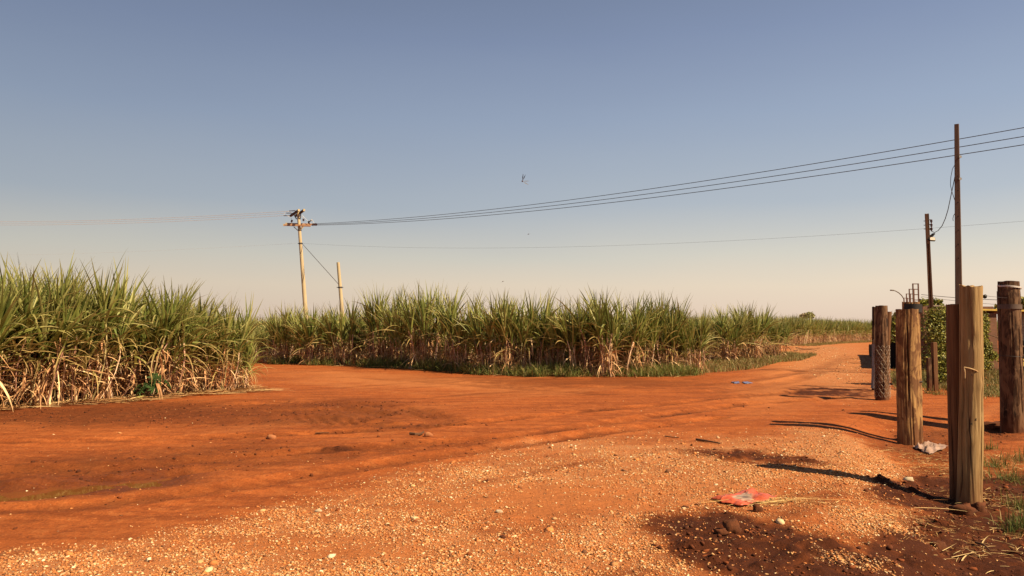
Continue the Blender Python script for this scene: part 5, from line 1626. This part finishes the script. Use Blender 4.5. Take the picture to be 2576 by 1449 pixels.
rock("rock", "rounded red dusted rock alone on the left road surface", "rock", G(683, 1104), (.13, .10, .08), M_ROCK, 1)
rock("rock", "block shaped red rock beside the curved bark piece mid road", "rock", G(1077, 1098), (.12, .09, .08), M_ROCK, 2)
rock("white_stone", "white angular stone lying left of the nearest post", "stone", G(2285, 1211), (.10, .08, .06), M_WHITEROCK, 3)
rock("pale_stone", "flat pale leaf shaped stone on the smooth soil, lower left centre", "stone", G(1255, 1289 - 0), (.06, .045, .03), M_WHITEROCK, 14)
rock("pale_stone", "pale chip on bare soil above the lower left gravel edge", "stone", G(800, 1287), (.06, .035, .03), M_WHITEROCK, 15)
rock("earth_clod", "biggest dark clod on the turned earth below the red bag", "clod", G(1842, 1334), (.13, .11, .11), M_CLOD, 4, "dark earth clods")
rock("earth_clod", "dark clod left of the biggest one on the turned earth", "clod", G(1818, 1342), (.10, .08, .06), M_CLOD, 5, "dark earth clods")
rock("earth_clod", "dark clod among gravel just right of the red bag's lower corner", "clod", G(1905, 1286), (.09, .07, .07), M_CLOD, 6, "dark earth clods")
rock("earth_clod", "dark clod touching the nearest post's foot, left one of two", "clod", G(2425, 1291), (.17, .13, .11), M_CLOD, 7, "dark earth clods")
rock("earth_clod", "dark clod touching the nearest post's foot, right one of two", "clod", G(2462, 1284), (.12, .10, .10), M_CLOD, 8, "dark earth clods")
rock("earth_clod", "lone dark clod in the corner soil above the thick pale stalk", "clod", G(2362, 1372), (.10, .09, .07), M_CLOD, 9, "dark earth clods")
rock("earth_clod", "dark earth lump heaped against the thick dark post's foot", "clod", G(2503, 1078), (.45, .3, .16), M_CLOD, 10, "dark earth clods")
rock("pale_scrap", "flat whitish scrap at the weed edge across the road", "scrap", G(1262, 942) , (.5, .25, .14), M_WHITEROCK, 16)
rock("pale_scrap", "small white scrap at the soil edge under the tall middle cane", "scrap", G(1033, 928), (.32, .2, .12), M_WHITEROCK, 17)

def stick(name, label, pxs, rad, mat, cat="stick", lift=.02):
    pts = []
    for px, py in pxs:
        p = G(px, py); p.z = float(surf(np.array([p.x]), np.array([p.y]))[0]) + lift; pts.append(p)
    mb = MB(); mb.tube(pts, [rad * (1 - .4 * i / max(1, len(pts) - 1)) for i in range(len(pts))], 7)
    return tag(mb.build(name, mat, None, True, origin=pts[0]), label, cat)
stick("stick", "dark straight stick on the road above the dark soil patch", [(1752, 1110), (1780, 1114), (1812, 1119)], .016, M_STICK)
stick("stick", "thin dark twig left of the straight stick on the road", [(1672, 1101), (1690, 1103), (1708, 1105)], .009, M_STICK)
stick("stick", "thin short twig between the left rock and the bark piece", [(793, 1093), (812, 1094), (828, 1093)], .012, M_BROWN_WOOD)
stick("bark_piece", "curved bark piece with upturned end beside the block shaped rock", [(1032, 1096), (1045, 1098), (1058, 1097), (1066, 1092)], .022, M_STICK, "bark", .03)
stick("stick", "bent dark twig crossing the straw in the lower right corner", [(2455, 1378), (2475, 1387), (2490, 1397)], .009, M_STICK)
stick("fallen_stalk", "pale dead cane stalk lying on the bank at the track bend", [(1998, 884), (2030, 879), (2062, 878)], .035, M_PALE_WOOD, "cane stalk", .06)
stick("fallen_stalk", "second dead stalk crossing the pale one at the track bend", [(2002, 877), (2025, 881), (2055, 884)], .03, M_PALE_WOOD, "cane stalk", .08)
stick("fallen_stalk", "yellow green cane leaf stalk fallen onto the soil before the palmate weed", [(345, 1007), (375, 1000), (412, 989)], .035, plain("yellow_green_stalk", (0.50, 0.42, 0.14), None, .7, 10), "cane stalk", .05)
stick("fallen_stalk", "bent pale root like stalk lying below the orange curled sheath", [(400, 1001), (430, 994), (452, 987), (470, 975)], .022, M_PALE_WOOD, "cane stalk", .04)

def sheet(name, label, cat, corners, nu, nv, hgt, seed, colfn, mat, thick=.004):
    """crumpled plastic sheet between four ground corners"""
    c = [Vector(p) for p in corners]
    u = np.linspace(0, 1, nu); v = np.linspace(0, 1, nv); U, V = np.meshgrid(u, v)
    P = [(1 - U) * (1 - V) * c[0][i] + U * (1 - V) * c[1][i] + U * V * c[2][i] + (1 - U) * V * c[3][i] for i in range(2)]
    size = (c[0] - c[2]).length
    edge = np.minimum(np.minimum(U, 1 - U), np.minimum(V, 1 - V))
    P[0] = P[0] + size * .03 * vn(U * 9 + seed, V * 9, seed) ; P[1] = P[1] + size * .03 * vn(U * 9, V * 9 + seed, seed + 1)
    ridge = 1 - np.abs(fbm(U * 2.2 + seed, V * 2.2, seed + 2, 3)) * 1.8
    Z = surf(P[0].ravel(), P[1].ravel()).reshape(U.shape) + .012 + hgt * np.clip(ridge, 0, 1) ** 1.6 * sst(0, .12, edge) + hgt * .25 * (1 + vn(U * 14, V * 14, seed + 4))
    vs = np.stack([P[0].ravel(), P[1].ravel(), Z.ravel()], -1)
    idx = np.arange(nu * nv).reshape(nv, nu)
    q = np.stack([idx[:-1, :-1], idx[:-1, 1:], idx[1:, 1:], idx[1:, :-1]], -1).reshape(-1, 4)
    o = np_mesh(name, vs, q, mat, cols=colfn(U.ravel(), V.ravel()), smooth=False, origin=np.array(c[0]))
    sm = o.modifiers.new("thickness", 'SOLIDIFY'); sm.thickness = thick; sm.offset = -1
    return tag(o, label, cat)
M_PLASTIC = toned("thin_plastic", .38, .12, .4, 40, .15, 0.72)
def red_bag(u, v):
    c = np.array([(0.80, 0.16, 0.075)]) * (0.9 + .22 * vn(u * 9, v * 9, 8))[:, None]
    w_ = vn(u * 7, v * 7, 3) * .12
    mid = sst(.30, .20, np.hypot((u - .48) * .8, (v - .5) * 1.1) + w_)[:, None]
    c = c * (1 - mid) + np.array([(0.52, 0.36, 0.26)]) * mid
    dk = sst(.13, .07, np.hypot((u - .52), (v - .5)) + w_ * .7)[:, None] * .85
    c = c * (1 - dk) + np.array([(0.10, 0.07, 0.06)]) * dk
    pk = sst(.16, .06, np.hypot((u - .78) * .8, (v - .34)) + w_)[:, None] * .5
    return c * (1 - pk) + np.array([(0.80, 0.33, 0.24)]) * pk
sheet("plastic_bag", "flattened red plastic bag with a worn grey print on the gravel", "plastic bag", [G(1788, 1258), G(1868, 1279), G(1958, 1252), G(1886, 1238)], 42, 30, .03, 6, red_bag, M_PLASTIC)
sheet("plastic_bag", "crumpled whitish plastic bag lying right of the stout rough post's foot", "plastic bag", [G(2298, 1127), G(2338, 1147), G(2388, 1128), G(2330, 1118)], 34, 26, .05, 9,
      lambda u, v: np.array([(0.62, 0.40, 0.29)]) * (0.85 + .25 * vn(u * 8, v * 8, 5))[:, None], M_PLASTIC)
sheet("blue_scrap", "left of two crumpled blue plastic scraps where the track starts", "plastic scrap", [G(1838, 963), G(1848, 966), G(1862, 965), G(1850, 961)], 14, 8, .02, 12, lambda u, v: np.array([(0.18, 0.19, 0.33)]) * (1 + .5 * vn(u * 6, v * 6, 2))[:, None], M_PLASTIC)
sheet("blue_scrap", "right and larger of two crumpled blue plastic scraps where the track starts", "plastic scrap", [G(1866, 963), G(1875, 966), G(1894, 965), G(1880, 961)], 14, 8, .025, 13, lambda u, v: np.array([(0.19, 0.21, 0.37)]) * (1 + .5 * vn(u * 6, v * 6, 3))[:, None], M_PLASTIC)
# curled orange sheath at the cane foot
ob = G(490, 983)
mb = MB(); vs, fs = [], []
nA, nB = 10, 12
for i in range(nB):
    t = i / (nB - 1)
    cx_ = ob.x - .30 + .58 * t; hh_ = .05 + .19 * math.sin(math.pi * min(1, t * .8 + .12)); wd = .10 + .10 * math.sin(math.pi * t)
    for j in range(nA):
        a = math.pi * (.02 + .72 * j / (nA - 1))
        vs.append((cx_ + .02 * math.sin(j), ob.y - .15 + wd * math.cos(a) * -1, ob.z + hh_ * math.sin(a) ** .8 + .004))
for i in range(nB - 1):
    for j in range(nA - 1):
        fs.append((i * nA + j, (i + 1) * nA + j, (i + 1) * nA + j + 1, i * nA + j + 1))
mb.add(vs, fs)
o = mb.build("leaf_sheath", M_ORANGELEAF, None, True, origin=ob)
sm = o.modifiers.new("thickness", 'SOLIDIFY'); sm.thickness = .012
tag(o, "orange curled dry sheath at the foot of the left cane", "dry sheath")
lf = G(2432, 1289)
sheet("fallen_leaf", "small orange red fallen leaf at the nearest post's foot", "leaf", [G(2418, 1291), G(2432, 1294), G(2446, 1290), G(2432, 1286)], 8, 6, .02, 15, lambda u, v: np.tile([(0.55, 0.17, 0.06)], (len(u), 1)), M_PLASTIC, .003)

# ------------------------------------------------------------------ insects in the air
def insect(name, label, px, py, depth, body, wing, seed):
    c = W(px, py, depth)
    root = thing(name, label, "insect", c)
    mb = MB(); mb.tube([c + Vector((-body * .2, -body * .9, 0)), c + Vector((-body * .1, -body * .6, .0)), c, c + Vector((body * .1, body * .7, -body * .1)), c + Vector((body * .15, body * 1.6, -body * .2))],
                       [body * .25, body * .55, body * .6, body * .4, body * .1], 10)
    mb.build("body", plain("insect_brown", (0.10, 0.03, 0.025), None, .5, 30, bmp=0), root, True)
    for (dx, dz) in wing:
        mb = MB(); e = c + Vector((dx, .0, dz)); d = (e - c); s_ = d.cross(Vector((0, 1, 0))).normalized() * d.length * .06
        y_ = Vector((0, d.length * .12, 0))
        mb.add([c, c.lerp(e, .55) + s_ + y_, e + s_ * .4 + y_, e - s_ * .4, c.lerp(e, .55) - s_], [(0, 4, 1), (4, 2, 1), (4, 3, 2)])
        mb.build("wing", plain("insect_wing", (0.16, 0.14, 0.13), None, .6, 30, bmp=0) if "insect_wing" not in bpy.data.materials else bpy.data.materials["insect_wing"], root)
    return root
k = 2.6 / F
insect("insect", "brown insect with spread wings flying high in the middle of the sky", 1314, 456, 2.6, 3.3 * k, [(2 * k, 19 * k), (8 * k, 17 * k), (16 * k, -9 * k), (17 * k, 1 * k)], 1)
k = 6 / F
insect("insect", "tiny dark flying speck just below the drooping power lines", 1330, 589, 6, 2.0 * k, [(-4 * k, -1 * k), (4 * k, 1.5 * k)], 2)
insect("insect", "tiny dark flying speck low over the middle cane", 1265, 708, 6, 2.0 * k, [(-4 * k, -1.5 * k), (4 * k, 1 * k)], 3)
